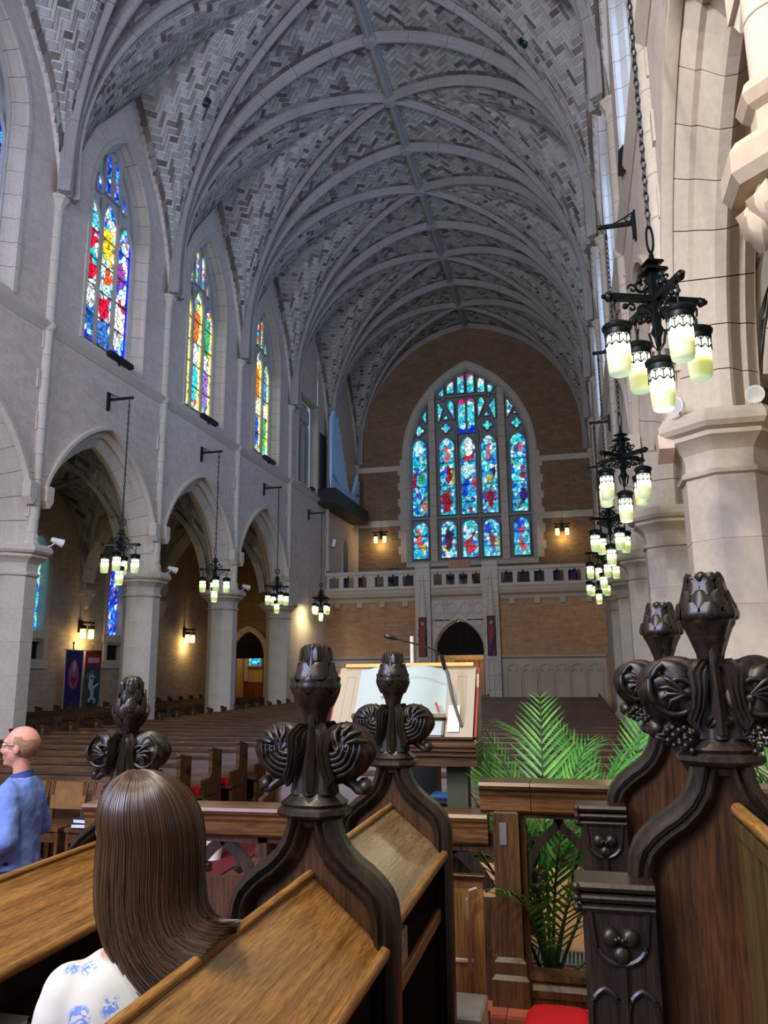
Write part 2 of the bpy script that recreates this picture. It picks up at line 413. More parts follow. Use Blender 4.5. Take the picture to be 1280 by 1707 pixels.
# corbelled shaft beside the choir arch, near right
e = [o for o in COL.objects if o.name.startswith('wall_shaft') and abs(o.location.y-YP(-2)) < .1 and o.location.x > 0][0]
e.location.x = 6.52; e.location.y = 4.0
cb = MB(); cb.lathe([(.17, .60), (.21, .56), (.23, .50), (.2, .44), (.16, .41), (.16, .30), (.19, .27), (.30, .20), (.34, .14), (.34, .02), (.30, -.04), (.22, -.06)], (0, 0, 4.72-.06), 8, pi/8)
cb.build('corbel', STONE_B, e, True, .4)
for k in range(7):
    a = pi*.9+k*.45
    lf = MB(); lf.ball((.17*cos(a), .17*sin(a), 4.5-.07*(k % 2)), (.10, .10, .13), 10, 7, fn=lambda d: 1+.18*sin(5*d.z+6*d.x)); lf.build('carved_leaf', STONE_B, e, True)
lf = MB(); lf.ball((0, 0, 4.32), (.13, .13, .2), 12, 8, fn=lambda d: 1+.15*sin(7*d.z+5*d.x)); lf.build('carved_leaf', STONE_B, e, True)

# ---- ceiling: webs, tiles, ribs
def dpoint(t):   # plan point of the diagonal at distance t (0..2.65) from the pier, right half (x>XC); returns dx
    return HW*(1-t/2.65)
def side_web(sg, i, t, w):      # t distance from the nearest pier 0..2.65 (signed by which pier handled by caller), w 0 wall..1 diagonal
    dx = dpoint(t); xw = XC+sg*HW; xd = XC+sg*dx; zw = zlun(2.65-t); zd = zbar(xd)
    x = xw+(xd-xw)*w; z = zw+(zd-zw)*w+sin(pi*w)*.45*(t/2.65)**1.5
    return x, z
def S_bar(sg, s, y):           # s = arc distance from the apex
    r = 7.03; a0 = math.acos(.63/r); a = a0-s/r
    return Vector((XC+sg*(r*cos(a)-.63), y, 14.5+r*sin(a))) if a > 0 else Vector((XC+sg*HW, y, 14.5+a*r))
SMAX = 7.03*math.acos(.63/7.03)
mb = MB()
for i in range(-2, 5):
    ya = YP(i); yb = YP(i+1)
    for sg in (-1, 1):
        N = 14
        for yp, d in ((ya, 1), (yb, -1)):
            # barrel part between transverse arch and diagonal
            vs = []; K = 6
            for a in range(N+1):
                s = SMAX*a/N+0.0; p = S_bar(sg, s, 0); dx = abs(p.x-XC); tmax = 2.65*(1-dx/HW)
                for b in range(K+1): vs.append((p.x, yp+d*tmax*b/K, p.z+.02))
            mb.add(vs, [(a*(K+1)+b, a*(K+1)+b+1, (a+1)*(K+1)+b+1, (a+1)*(K+1)+b) for a in range(N) for b in range(K)])
            vs = []; K = 10
            for a in range(N+1):
                t = 2.65*a/N
                x, z = side_web(sg, i, t, 0); vs.append((x+sg*.3, yp+d*t, z+.02))
                for b in range(K):
                    x, z = side_web(sg, i, t, b/(K-1)); vs.append((x, yp+d*t, z+.02))
            mb.add(vs, [(a*(K+1)+b, a*(K+1)+b+1, (a+1)*(K+1)+b+1, (a+1)*(K+1)+b) for a in range(N) for b in range(K)])
ceiling = mb.build('ceiling', MORTAR, smooth=True); struct(ceiling, 'ribbed stone and tile vault over the nave')
TC = [lin(c) for c in ((182, 178, 162), (172, 167, 152), (162, 156, 143), (148, 141, 128), (122, 112, 100), (100, 91, 82))]
def tcol():
    r = random.random(); return TC[0] if r < .28 else TC[1] if r < .52 else TC[2] if r < .72 else TC[3] if r < .84 else TC[4] if r < .94 else TC[5]
tiles = []     # (verts8, color)
def put_tile(f, cs, th=.018):
    P = [f(*c) for c in cs]
    if any(p is None for p in P): return
    n = (P[1]-P[0]).cross(P[2]-P[0])
    if n.length < 1e-7: return
    n.normalize()
    c = sum(P, Vector())/4
    if n.dot(Vector((XC, c.y, 12))-c) < 0: n = -n
    tiles.append((P, n*th, tcol()))
TL, TW, TG = .40, .16, .017
def herring(u0, u1, v0, v1, ok, f):
    L, Wd = TL, TW; c45 = sqrt(.5)
    R = max(u1-u0, v1-v0)*1.2; uc = (u0+u1)/2; vc = (v0+v1)/2
    na = int(R/Wd)+4; nb = int(R/L)+4
    for b in range(-nb, nb+1):
        for a in range(-na*2, na*2+1):
            ox, oy = a*Wd+b*L, a*Wd-b*L
            if abs(ox) > R*1.1 or abs(oy) > R*1.1: continue
            for (x0, x1, y0, y1) in ((0, L, 0, Wd), (L, L+Wd, Wd-L, Wd)):
                q = [(ox+x, oy+y) for x, y in ((x0+TG, y0+TG), (x1-TG, y0+TG), (x1-TG, y1-TG), (x0+TG, y1-TG))]
                q = [(uc+(x-y)*c45, vc+(x+y)*c45) for x, y in q]
                mx = sum(p[0] for p in q)/4; my = sum(p[1] for p in q)/4
                if not (u0 < mx < u1 and v0 < my < v1) or not ok(mx, my): continue
                put_tile(f, q)
LT = [0]; _pl = (2.65, 13.55)
for k in range(1, 41):
    t = 2.65*k/40; LT.append(LT[-1]+math.hypot(2.65/40, zlun(2.65-t)-zlun(2.65-t+2.65/40)))
def t_of(v):
    v = max(0, min(v, LT[-1]))
    for k in range(40):
        if v <= LT[k+1]: return 2.65*(k+(v-LT[k])/(LT[k+1]-LT[k]))/40
    return 2.65
def weblen(t):
    return max(.001, math.hypot(HW-dpoint(t), zbar(XC+dpoint(t))-zlun(2.65-t)))
for i in range(-1, 5):
    for sg in (-1, 1):
        for yp, d in ((YP(i), 1), (YP(i+1), -1)):
            def ok(s, y):
                p = S_bar(1, s, 0); return .16 < y < 2.65*(1-(p.x-XC)/HW)-.05 and s > .12
            herring(0, SMAX, 0, 2.65, ok, lambda s, y: S_bar(sg, s, yp+d*y))
            def ok2(u, v):
                t = t_of(v); return .05 < u < weblen(t)-.12
            def f2(u, v):
                t = t_of(v); w = max(-.02, min(1.03, u/weblen(t))); x, z = side_web(sg, i, t, w); return Vector((x, yp+d*t, z))
            herring(0, 6.9, 0, LT[-1], ok2, f2)
# dark border courses along ribs and lunettes
def border(curve, off0, off1, L=.38):
    """curve(s)->param, returns; off: function (k,offset)->Vector"""
    pass
def run_border(P, Q, L=.38):
    """P, Q: two parallel polylines on the surface"""
    acc = 0; seg = [0]
    for a, b in zip(P[:-1], P[1:]): acc += (Vector(b)-Vector(a)).length; seg.append(acc)
    n = max(1, int(acc/L))
    def at(PL, s):
        for k in range(len(seg)-1):
            if s <= seg[k+1]+1e-9:
                f = (s-seg[k])/max(1e-9, seg[k+1]-seg[k]); return Vector(PL[k]).lerp(Vector(PL[k+1]), f)
        return Vector(PL[-1])
    for k in range(n):
        a = acc*k/n+.01; b = acc*(k+1)/n-.01
        pts = [at(P, a), at(P, b), at(Q, b), at(Q, a)]
        nn = (pts[1]-pts[0]).cross(pts[3]-pts[0])
        if nn.length < 1e-8: continue
        nn.normalize(); c = sum(pts, Vector())/4
        if nn.dot(Vector((XC, c.y, 12))-c) < 0: nn = -nn
        r = random.random(); tiles.append((pts, nn*.03, TC[3] if r < .3 else TC[4] if r < .7 else TC[5]))
for i in range(-1, 5):
    for sg in (-1, 1):
        for yp, d in ((YP(i), 1), (YP(i+1), -1)):
            ss = [SMAX*k/16 for k in range(16)]
            run_border([S_bar(sg, s, yp+d*.21) for s in ss if 2.65*(1-(S_bar(1, s, 0).x-XC)/HW) > .4], [S_bar(sg, s, yp+d*.35) for s in ss if 2.65*(1-(S_bar(1, s, 0).x-XC)/HW) > .4])
            P1 = []; Q1 = []; P2 = []; Q2 = []
            for k in range(1, 17):
                t = 2.65*k/17; dx = dpoint(t); ln = weblen(t)
                z = zbar(XC+dx); P1.append(Vector((XC+sg*dx, yp+d*(t-.21), z))); Q1.append(Vector((XC+sg*dx, yp+d*(t-.36), z)))
                if t > .5 and ln > .55:
                    for PL, o in ((P2, .22), (Q2, .36)):
                        x, zz = side_web(sg, i, t, 1-o*1.8/ln if ln > o*1.8 else 0); PL.append(Vector((x, yp+d*t, zz)))
            run_border(P1[3:], Q1[3:]); run_border(P2, Q2)
            PL = []; QL = []
            for k in range(1, 15):
                t = 2.65*k/14; ln = weblen(t)
                x, z = side_web(sg, i, t, 0); PL.append(Vector((x-sg*.05, yp+d*t, z+.0))); x, z = side_web(sg, i, t, min(1, .17/ln)); QL.append(Vector((x-sg*.05, yp+d*t, z)))
            run_border(PL, QL)
def tile_geo(mb, cols, T, org=None):
    P, n, c = T; o = org or Vector()
    lo = [p+n*.1-o for p in P]; hi = [p+n-o for p in P]
    # inner face slightly smaller so the edge is bevelled
    mb.add(lo+hi, [(4, 5, 6, 7), (0, 1, 5, 4), (1, 2, 6, 5), (2, 3, 7, 6), (3, 0, 4, 7)]); cols += [(*c, 1)]*5
def big(T):
    c = sum(T[0], Vector())/4-CAM; dz = c.dot(Fv)
    if dz < 1: return 0
    x = 640+1284.6*c.dot(Rv)/dz; y = 853.5-1284.6*c.dot(Uv)/dz
    if not (0 < x < 1280 and 0 < y < 1707): return 0
    a = [(1284.6*(p-CAM).dot(Rv)/(p-CAM).dot(Fv), 1284.6*(p-CAM).dot(Uv)/(p-CAM).dot(Fv)) for p in T[0]]
    return abs(sum(a[k][0]*a[(k+1) % 4][1]-a[(k+1) % 4][0]*a[k][1] for k in range(4)))/2
tiles.sort(key=big, reverse=True)
for T in tiles[:300]:
    m = MB(); cols = []; c = sum(T[0], Vector())/4; tile_geo(m, cols, T, c); me = m.mesh('tile', TILE); setcol(me, cols); o = addobj('tile', me, ceiling); o.location = c
m = MB(); cols = []
for T in tiles[300:]: tile_geo(m, cols, T)
me = m.mesh('tile_field', TILE); setcol(me, cols); o = addobj('tile_field', me, ceiling); o['kind'] = 'stuff'
print('tiles', len(tiles))

RIBP = [(-1, .02), (-1, -.15), (-.86, -.25), (-.86, -.32), (-.62, -.42), (-.5, -.60), (-.5, -.72), (-.3, -.8), (-.26, -.96), (0, -1.04), (.26, -.96), (.3, -.8), (.5, -.72), (.5, -.60), (.62, -.42), (.86, -.32), (.86, -.25), (1, -.15), (1, .02)]
def rib_stones(name, pts, ups, hw, dep, parent, per=3, gap=.006, mat=None):
    n = len(pts)-1; prof = [(a*hw, b*dep) for a, b in RIBP]; k = 0
    while k < n:
        e = min(k+per, n); pp = [Vector(p) for p in pts[k:e+1]]
        d0 = (pp[1]-pp[0]).normalized(); d1 = (pp[-1]-pp[-2]).normalized(); pp[0] = pp[0]+d0*gap; pp[-1] = pp[-1]-d1*gap
        m = MB(); uu = ups[k:e+1]; sd = []
        T = [(Vector(pts[min(j+1, n)])-Vector(pts[max(j-1, 0)])).normalized() for j in range(k, e+1)]
        vs = []
        for q, p in enumerate(pp):
            S = T[q].cross(Vector(uu[q])).normalized(); U_ = S.cross(T[q])
            for a, b in prof: vs.append(p+S*a+U_*b)
        L = len(prof); fs = [(q*L+j, q*L+j+1, (q+1)*L+j+1, (q+1)*L+j) for q in range(len(pp)-1) for j in range(L-1)]
        fs += [tuple(range(L)), tuple(range((len(pp)-1)*L, len(pp)*L))]
        m.add(vs, fs).build(name, mat or STONE_D, parent, True, .9); k = e
def zst(dx): return zbar(XC+dx)
for i in range(-1, 6):
    yp = YP(i)
    if i <= 5:
        e = empty('vault_rib'); struct(e, 'transverse stone vault rib across the nave')
        for sg in (-1, 1):
            pts = [S_bar(sg, 0+(SMAX)*k/24, yp) for k in range(25)]; pts += [Vector((XC+sg*(HW+.02), yp, 13.95)), Vector((XC+sg*(HW+.05), yp, 13.55))]
            r = [Vector((p.x-XC+sg*.63, 0, p.z-14.5)) for p in pts]; ups = [v.normalized() if p.z > 14.5 else Vector((sg, 0, 0)) for v, p in zip(r, pts)]
            rib_stones('rib_stone', pts, ups, .185, .28, e)
    for d in (1, -1):
        if (i == 5 and d == 1): continue
        e = empty('vault_rib'); struct(e, 'diagonal stone vault rib rising to the ridge')
        for sg in (-1, 1):
            pts = []; ups = []
            for k in range(21):
                a0 = math.acos(.63/7.03); a = a0*(1-k/20); dx = 7.03*cos(a)-.63; t = 2.65*(1-dx/HW)
                pts.append(Vector((XC+sg*dx, yp+d*max(t, 0), 14.5+7.03*sin(a)))); ups.append(Vector((sg*cos(a), 0, sin(a))))
            pts.append(Vector((XC+sg*HW, yp+d*.03, 13.55))); ups.append(Vector((sg, 0, 0)))
            for k in range(len(pts)): pts[k] = pts[k]+Vector((-sg*.07*(k/20)**3, d*.14*(k/20)**3, 0))
            rib_stones('rib_stone', pts, ups, .155, .25, e)
e = empty('ridge_rib'); struct(e, 'long ridge rib along the crown of the vault')
y = YP(-1)
while y < YW-.1:
    y2 = min(y+BAY/6, YW); rib_stones('rib_stone', [Vector((XC, y+.004, 21.5)), Vector((XC, y2-.004, 21.5))], [Vector((0, 0, 1))]*2, .19, .30, e, gap=0); y = y2
for k in range(13):
    yb = YP(-1)+BAY/2*k; m = MB(); m.lathe([(.10, -.33), (.18, -.32), (.24, -.27), (.26, -.1), (.24, 0)], (XC, yb, 21.5), 12); m.build('boss', STONE_D, e, True, .5)
# ================================================================== stained glass
def lancet(x0, x1, z0, z1, rise):
    hw = (x1-x0)/2; xm = (x0+x1)/2
    p = arcpath(hw, max(rise, hw*1.001), z1-rise, 6)
    return [(x0, z0)]+[(xm+d, z) for d, z in p]+[(x1, z0)]
def quatre(x0, x1, z0, z1):
    xm, zm = (x0+x1)/2, (z0+z1)/2; R = (x1-x0)/2*.62; out = []
    for k in range(40):
        a = 2*pi*k/40; r = R*(1+.55*abs(cos(2*a))**1.3); out.append((xm+r*cos(a), zm+r*sin(a)))
    return out
def inpoly(px, pz, poly):
    ins = np.zeros(px.shape, bool); n = len(poly)
    for i in range(n):
        x1, z1 = poly[i]; x2, z2 = poly[(i+1) % n]
        if abs(z2-z1) < 1e-12: continue
        c = ((z1 > pz) != (z2 > pz)) & (px < (x2-x1)*(pz-z1)/(z2-z1)+x1); ins ^= c
    return ins
PALS = {
 'west': [((60, 205, 228), 6), ((30, 155, 222), 5), ((16, 80, 205), 3.2), ((150, 238, 242), 5), ((40, 190, 170), 3), ((225, 250, 255), 2), ((80, 60, 190), 1.2), ((120, 20, 60), .8)],
 'crown': [((90, 235, 240), 5), ((60, 200, 225), 5), ((200, 250, 255), 4), ((40, 150, 230), 2), ((60, 210, 190), 2)],
 'red': [((235, 250, 255), 8), ((215, 20, 60), 1.4), ((60, 210, 215), 3), ((20, 60, 235), 3), ((150, 225, 255), 3), ((250, 205, 70), 1.2), ((120, 90, 200), 1)],
 'gold': [((235, 225, 120), 5), ((250, 250, 235), 3), ((40, 80, 235), 3), ((240, 140, 40), 2), ((60, 200, 210), 3), ((150, 210, 60), 1), ((210, 60, 40), 1)],
 'blue': [((25, 70, 225), 5), ((20, 40, 190), 4), ((60, 150, 235), 3), ((130, 80, 190), 1.5), ((200, 220, 250), 1.2), ((190, 60, 90), .6)],
 'small': [((60, 190, 220), 4), ((30, 110, 210), 4), ((140, 220, 235), 3), ((50, 170, 130), 1)],
}
def paint(X, Z, style, size, blobs=(), border=None, box=None, bars=()):
    pal = PALS[style]; cs = np.array([lin(c) for c, w in pal]); wt = np.array([w for c, w in pal]); wt = wt/wt.sum()
    x0, x1, z0, z1 = box; n = max(6, int((x1-x0)*(z1-z0)/(size*size)))
    sx = rng.uniform(x0-.05, x1+.05, n); sz = rng.uniform(z0-.05, z1+.05, n); ci = cs[rng.choice(len(pal), n, p=wt)]*rng.uniform(.75, 1.15, (n, 1))
    for (bx, bz, rx, rz, c, soft) in blobs:
        k_ = .85 if style == 'west' else 1.0; m = ((sx-bx)/(rx*k_))**2+((sz-bz)/(rz*k_))**2 < 1
        ci[m] = np.array(lin(c))*rng.uniform(.7, 1.15, (m.sum(), 1))
    d = (X[:, None]-sx)**2+((Z[:, None]-sz)*.8)**2
    o = np.argsort(d, axis=1)[:, :2]; r = np.arange(len(X)); d1 = np.sqrt(d[r, o[:, 0]]); d2 = np.sqrt(d[r, o[:, 1]])
    col = ci[o[:, 0]].copy(); e = np.clip((d2-d1)/(size*.22), .35, 1); col *= e[:, None]
    if border is not None:
        w, bc = border; m = (X-x0 < w) | (x1-X < w)
        if bc[1] == 'one': m = (x1-X < w)
        k = np.array(lin(bc[0])); col[m] = k*rng.uniform(.8, 1.1, (m.sum(), 1))
    for b in bars:
        m = abs(Z-b) < .035; col[m] *= .12
    return np.clip(col, 0, 1)
def pane(poly, put, style, cell, size, mat, parent, name='glass_pane', blobs=(), border=None, bars=()):
    xs = [p[0] for p in poly]; zs = [p[1] for p in poly]; x0, x1, z0, z1 = min(xs), max(xs), min(zs), max(zs)
    nx = max(2, int((x1-x0)/cell)); nz = max(2, int((z1-z0)/cell))
    gx = np.linspace(x0, x1, nx+1); gz = np.linspace(z0, z1, nz+1)
    X, Z = np.meshgrid(gx, gz); X = X.ravel(); Z = Z.ravel()
    cx = (gx[:-1]+gx[1:])/2; cz = (gz[:-1]+gz[1:])/2; CX, CZ = np.meshgrid(cx, cz)
    ok = inpoly(CX.ravel(), CZ.ravel(), poly)
    f = []
    for q in np.nonzero(ok)[0]:
        j, i = divmod(int(q), nx); a = j*(nx+1)+i; f.append((a, a+1, a+nx+2, a+nx+1))
    me = bpy.data.meshes.new(name); me.from_pydata([put(x, z, 0) for x, z in zip(X, Z)], [], f); me.materials.append(mat)
    c = paint(X, Z, style, size, blobs, border, (x0, x1, z0, z1), bars); setcol(me, np.c_[c, np.ones(len(c))], 'POINT')
    return addobj(name, me, parent)
def frame(poly, put, parent, mat, w=.06, dep=.14, name='tracery_bar'):
    pth = [put(x, z, -.02) for x, z in poly]
    n0 = (Vector(put(1, 0, 0))-Vector(put(0, 0, 0))).cross(Vector(put(0, 1, 0))-Vector(put(0, 0, 0)))
    fr = (Vector(put(0, 0, -1))-Vector(put(0, 0, 0))).normalized()
    prof = [(-w, -.06), (-w, dep*.35), (-w*.4, dep), (w*.4, dep), (w, dep*.35), (w, -.06)]
    m = MB(); m.sweep(pth, prof, up=fr, closed=True, pclosed=True); return m.build(name, mat, parent, True, .5)

# ---- clerestory windows
TR = m_stone('tracery_stone', (186, 184, 178))
def side_window(side, i, num, style, st):
    XF, sg = (XFL, -1) if side == 'left' else (XFR, 1)
    ym = YP(i)+BAY/2
    e = empty('window_%d' % num); struct(e, st)
    put = lambda u, z, t: (XF+sg*(.42+t), ym+u, z)
    putw = lambda u, z, t: (XF+sg*t, ym+u, z)
    pieces_arch('surround_stone', None, 1.35, 2.4, 14.6, WIN_PROF, putw, 5, e, STONE, z0=10.45)
    s = MB(); s.add([putw(-1.75, 10.3, -.02), putw(1.75, 10.3, -.02), putw(1.2, 10.78, .55), putw(-1.2, 10.78, .55), putw(-1.35, 10.5, 0.0), putw(1.35, 10.5, 0.0)], [(0, 1, 5, 4), (4, 5, 2, 3)])
    s.add([putw(-1.5, 10.32, .0), putw(1.5, 10.32, .0), putw(1.5, 10.32, .6), putw(-1.5, 10.32, .6)], [(0, 1, 2, 3)])
    s.build('sloping_sill', STONE, e)
    out = [(-1.2, 10.7)]+[(d, z) for d, z in arcpath(1.2, 2.25, 14.6, 10)]+[(1.2, 10.7)]
    b = MB(); b.prism([(ym+x, z) for x, z in out], XF+sg*.46, XF+sg*.60, 'x'); b.build('backing', TR, e)
    L = [(-1.13, -.41, 14.85), (-.35, .35, 15.15), (.41, 1.13, 14.85)]
    polys = [lancet(a, bb, 10.82, zt, .75) for a, bb, zt in L]
    up = [lancet(-.36, -.04, 15.3, 16.6, .3), lancet(.04, .36, 15.3, 16.6, .3), lancet(-.72, -.46, 15.2, 15.75, .3), lancet(.46, .72, 15.2, 15.75, .3)]
    mat = GLASS_L if side == 'left' else GLASS_R
    for k, p in enumerate(polys):
        x0, x1 = p[0][0], p[-1][0]; xm = (x0+x1)/2
        if side == 'left' and style == 'red':
            blobs = [(xm-.05, 13.7, .28, .32, (225, 20, 55), 0), (xm, 12.85, .26, .3, (225, 20, 55), 0), (xm+.1, 13.3, .2, .16, (60, 200, 205), 0), (xm, 12.1, .4, .4, (245, 252, 250), 0), (xm+.15, 11.35, .22, .35, (40, 100, 180), 0), (xm, 14.4, .25, .3, (90, 200, 240), 0), (xm, 10.85, .5, .1, (20, 40, 230), 0)] if k == 0 else \
                ([(xm, 13.9, .28, .5, (250, 220, 60), 0), (xm+.1, 12.9, .2, .3, (240, 90, 40), 0), (xm, 12.0, .3, .3, (220, 25, 60), 0), (xm, 12.5, .3, .2, (200, 245, 245), 0), (xm, 11.2, .3, .4, (60, 110, 180), 0)] if k == 1 else
                 [(xm-.1, 13.3, .2, .4, (150, 60, 160), 0), (xm, 12.3, .2, .25, (225, 30, 60), 0), (xm-.1, 11.7, .3, .6, (250, 250, 245), 0)])
            bd = (.13, ((10, 30, 235), 'one')) if k == 2 else None
        elif style == 'gold':
            c1, c2 = [((20, 50, 220), (30, 180, 200)), ((230, 110, 40), (60, 190, 210)), ((60, 170, 110), (150, 110, 220))][k]
            if i == 2: c1, c2 = [((245, 235, 120), (245, 235, 140)), ((250, 130, 20), (40, 80, 220)), ((60, 140, 220), (60, 180, 90))][k]
            blobs = [(xm-.08, 13.6, .25, .8, c1, 0), (xm-.08, 11.8, .25, .7, c2, 0), (xm, 12.7, .25, .35, (245, 250, 250), 0)]
            bd = (.16, ((238, 232, 120), 'one'))
        else: blobs = []; bd = None
        if side == 'left': pane(p, put, style, .035, .12, mat, e, blobs=blobs, border=bd, bars=[11.6, 12.4, 13.2, 14.0])
        else: MB().add([put(x, z, 0) for x, z in p], [tuple(range(len(p)))]).build('glass_pane', mat, e)
        frame(p, put, e, TR, .035, .05)
    for p in up:
        if side == 'left': pane(p, put, 'blue' if style != 'gold' else 'gold', .04, .1, mat, e)
        else: MB().add([put(x, z, 0) for x, z in p], [tuple(range(len(p)))]).build('glass_pane', mat, e)
        frame(p, put, e, TR, .035, .05)
    for x in (-.38, .38):
        m = MB(); m.sweep([put(x, 10.75, 0), put(x, 15.1, 0)], [(-.045, 0), (-.04, .06), (-.015, .10), (.015, .10), (.04, .06), (.045, 0)], up=(-sg, 0, 0)); m.build('mullion', TR, e, True, .5)
    frame([(x*.99, z) for x, z in out], put, e, TR, .05, .08, 'tracery_rim')
for k, (i, st) in enumerate(((-1, 'blue'), (0, 'red'), (1, 'gold'), (2, 'gold'))):
    side_window('left', i, k+1, st, 'three-light stained glass window in the left wall')
for k, i in enumerate((-2, -1, 0, 1, 2)): side_window('right', i, k+6, 'blue', 'daylit window high in the right wall')
# organ chamber opening, bay 3-4 left: stone frame with a dark traceried grille
def organ_window():
    e = empty('window_5'); struct(e, 'square stone frame round two dark arched openings')
    ym = YP(3)+BAY/2-.35; put = lambda u, z, t: (XFL-t, ym+u, z)
    m = MB(); pth = [put(-1.3, 10.45, 0), put(-1.3, 14.7, 0), put(1.3, 14.7, 0), put(1.3, 10.45, 0)]
    m.sweep(pth, [(-.16, -.02), (-.16, .05), (.0, .05), (.14, -.12), (.14, -.3), (-.16, -.3)], up=(1, 0, 0), closed=True, pclosed=True); m.build('surround_stone', STONE, e, True, .5)
    b = MB(); b.add([put(-1.3, 10.4, .5), put(1.3, 10.4, .5), put(1.3, 14.8, .5), put(-1.3, 14.8, .5)], [(0, 1, 2, 3)]); b.build('backing', TR, e)
    for u in (-.78, 0, .78):
        p = lancet(u-.26, u+.26, 10.6, 13.7, .5); n = MB(); n.add([put(x, z, .45) for x, z in p], [tuple(range(len(p)))]); n.build('opening', BLACK, e); frame(p, lambda u, z, t: (XFL-(.46+t), ym+u, z), e, TR, .05, .12)
        for w in (-.2, .2):
            p = lancet(u+w-.13, u+w+.13, 13.8, 14.45, .2); frame(p, lambda u, z, t: (XFL-(.46+t), ym+u, z), e, TR, .04, .1)
organ_window()

# ---- west wall with the great window
west = MB(); Wh, Wr, Wz = 3.45, 5.2, 13.8
us = sorted(set(lin_s(-6.5, 6.8, 40)+[.02-Wh-.1, .02+Wh+.1]))
cxw = .02
def wtop(u):
    return zbar(u)+.5 if abs(u-XC) < HW else 15.0
putW = lambda u, z, t=0: (u, YW+t, z)
strip(west, putW, [u for u in us if u <= cxw-Wh-.09], lambda u: 0.0, wtop)
strip(west, putW, [u for u in us if u >= cxw+Wh+.09], lambda u: 0.0, wtop)
mid = [u for u in us if abs(u-cxw) < Wh+.11]
strip(west, putW, mid, lambda u: 0.0, lambda u: 7.75)
strip(west, putW, mid, lambda u: arcz(u-cxw, Wh, Wr, Wz, .1), wtop)
west = west.build('wall_far', BR_WEST); struct(west, 'far end wall of tan brick around the great window')
for (x0, x1, z0, z1) in ((-6.35, -3.7, 9.95, 10.3), (3.7, 6.6, 9.95, 10.3), (-6.35, -3.7, 13.1, 13.4), (3.7, 6.6, 13.1, 13.4)):
    MB().box(x0, x1, YW-.03, YW+.02, z0, z1).build('stone_band', STONE, west)
for sx in (-1, 1):
    for k in range(13):
        w = .42 if k % 2 else .3; a, b = sorted((cxw+sx*(Wh+.12), cxw+sx*(Wh+.12+w)))
        MB().box(a, b, YW-.035, YW+.02, 7.9+k*.45, 7.9+k*.45+.44).build('quoin_stone', STONE, west)
ww = empty('window_11'); struct(ww, 'great five-light stained glass window over the gallery')
pieces_arch('surround_stone', None, Wh, Wr, Wz, [(.34, .02), (.22, -.03), (.12, -.05), (.02, -.02), (-.1, .14), (-.12, .3), (-.16, .5)], lambda u, z, t: (cxw+u, YW+t, z), 9, ww, STONE, z0=7.9)
s = MB(); s.add([(cxw-Wh-.1, YW-.12, 7.6), (cxw+Wh+.1, YW-.12, 7.6), (cxw+Wh+.1, YW-.12, 7.78), (cxw-Wh-.1, YW-.12, 7.78), (cxw+Wh-.1, YW+.5, 8.05), (cxw-Wh+.1, YW+.5, 8.05)], [(0, 1, 2, 3), (3, 2, 4, 5)]); s.build('sloping_sill', STONE, ww)
outl = [(cxw-Wh+.14, 7.95)]+[(cxw+d, z) for d, z in arcpath(Wh-.14, Wr-.16, Wz, 14)]+[(cxw+Wh-.14, 7.95)]
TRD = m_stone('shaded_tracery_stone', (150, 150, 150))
MB().prism(outl, YW+.52, YW+.8, 'y').build('backing', TRD, ww)
putG = lambda x, z, t: (x, YW+.48+t, z)
def blobset(k, x0, x1, low):
    xm = (x0+x1)/2; R = (150, 20, 45); B = (25, 60, 200); C = (190, 245, 250); T = (60, 200, 200)
    if low: return [[(xm-.1, 9.2, .14, .7, (220, 90, 90), 0), (xm, 9.8, .2, .2, C, 0), (xm+.2, 8.7, .2, .4, (200, 200, 110), 0)],
                    [(xm, 9.1, .22, .8, (70, 25, 45), 0), (xm-.2, 8.7, .13, .5, (210, 215, 130), 0), (xm, 10.0, .2, .15, C, 0)],
                    [(xm, 8.7, .38, .4, (215, 30, 40), 0), (xm, 9.4, .25, .25, C, 0), (xm, 9.9, .4, .2, T, 0)],
                    [(xm, 9.0, .18, .55, (130, 30, 50), 0), (xm-.2, 9.7, .25, .3, B, 0), (xm+.3, 8.8, .15, .5, (160, 190, 120), 0)],
                    [(xm, 9.1, .18, .8, (200, 50, 80), 0), (xm-.1, 9.9, .25, .25, B, 0)]][k]
    return [[(xm-.3, 12.6, .2, .45, R, 0), (xm+.25, 11.1, .2, .45, (180, 120, 80), 0), (xm, 14.3, .3, .4, C, 0), (xm+.1, 12.7, .2, .3, (60, 160, 90), 0)],
            [(xm-.1, 11.3, .3, .85, R, 0), (xm+.1, 12.8, .13, .5, R, 0), (xm, 14.0, .12, .7, (230, 90, 110), 0), (xm, 14.75, .3, .3, C, 0), (xm+.35, 12.6, .12, .6, (140, 160, 60), 0)],
            [(xm, 14.4, .24, .6, (250, 250, 255), 0), (xm, 13.75, .3, .25, (200, 30, 50), 0), (xm, 13.0, .5, .4, C, 0), (xm+.25, 12.2, .1, .5, (220, 60, 90), 0), (xm-.2, 11.9, .2, .7, B, 0), (xm+.15, 11.7, .2, .8, (50, 170, 235), 0)],
            [(xm, 11.3, .28, .7, R, 0), (xm+.3, 12.8, .2, .6, (50, 25, 35), 0), (xm, 14.0, .12, .6, (230, 80, 110), 0), (xm, 14.7, .3, .3, C, 0), (xm, 12.4, .1, .3, (210, 190, 80), 0)],
            [(xm+.1, 14.2, .13, .5, (230, 90, 110), 0), (xm+.2, 12.8, .14, .45, (150, 40, 60), 0), (xm+.2, 11.4, .25, .5, (60, 30, 130), 0), (xm, 14.6, .3, .3, T, 0)]][k]
LX = [(-3.30, -2.30), (-1.72, -.73), (-.54, .46), (.62, 1.62), (2.24, 3.22)]
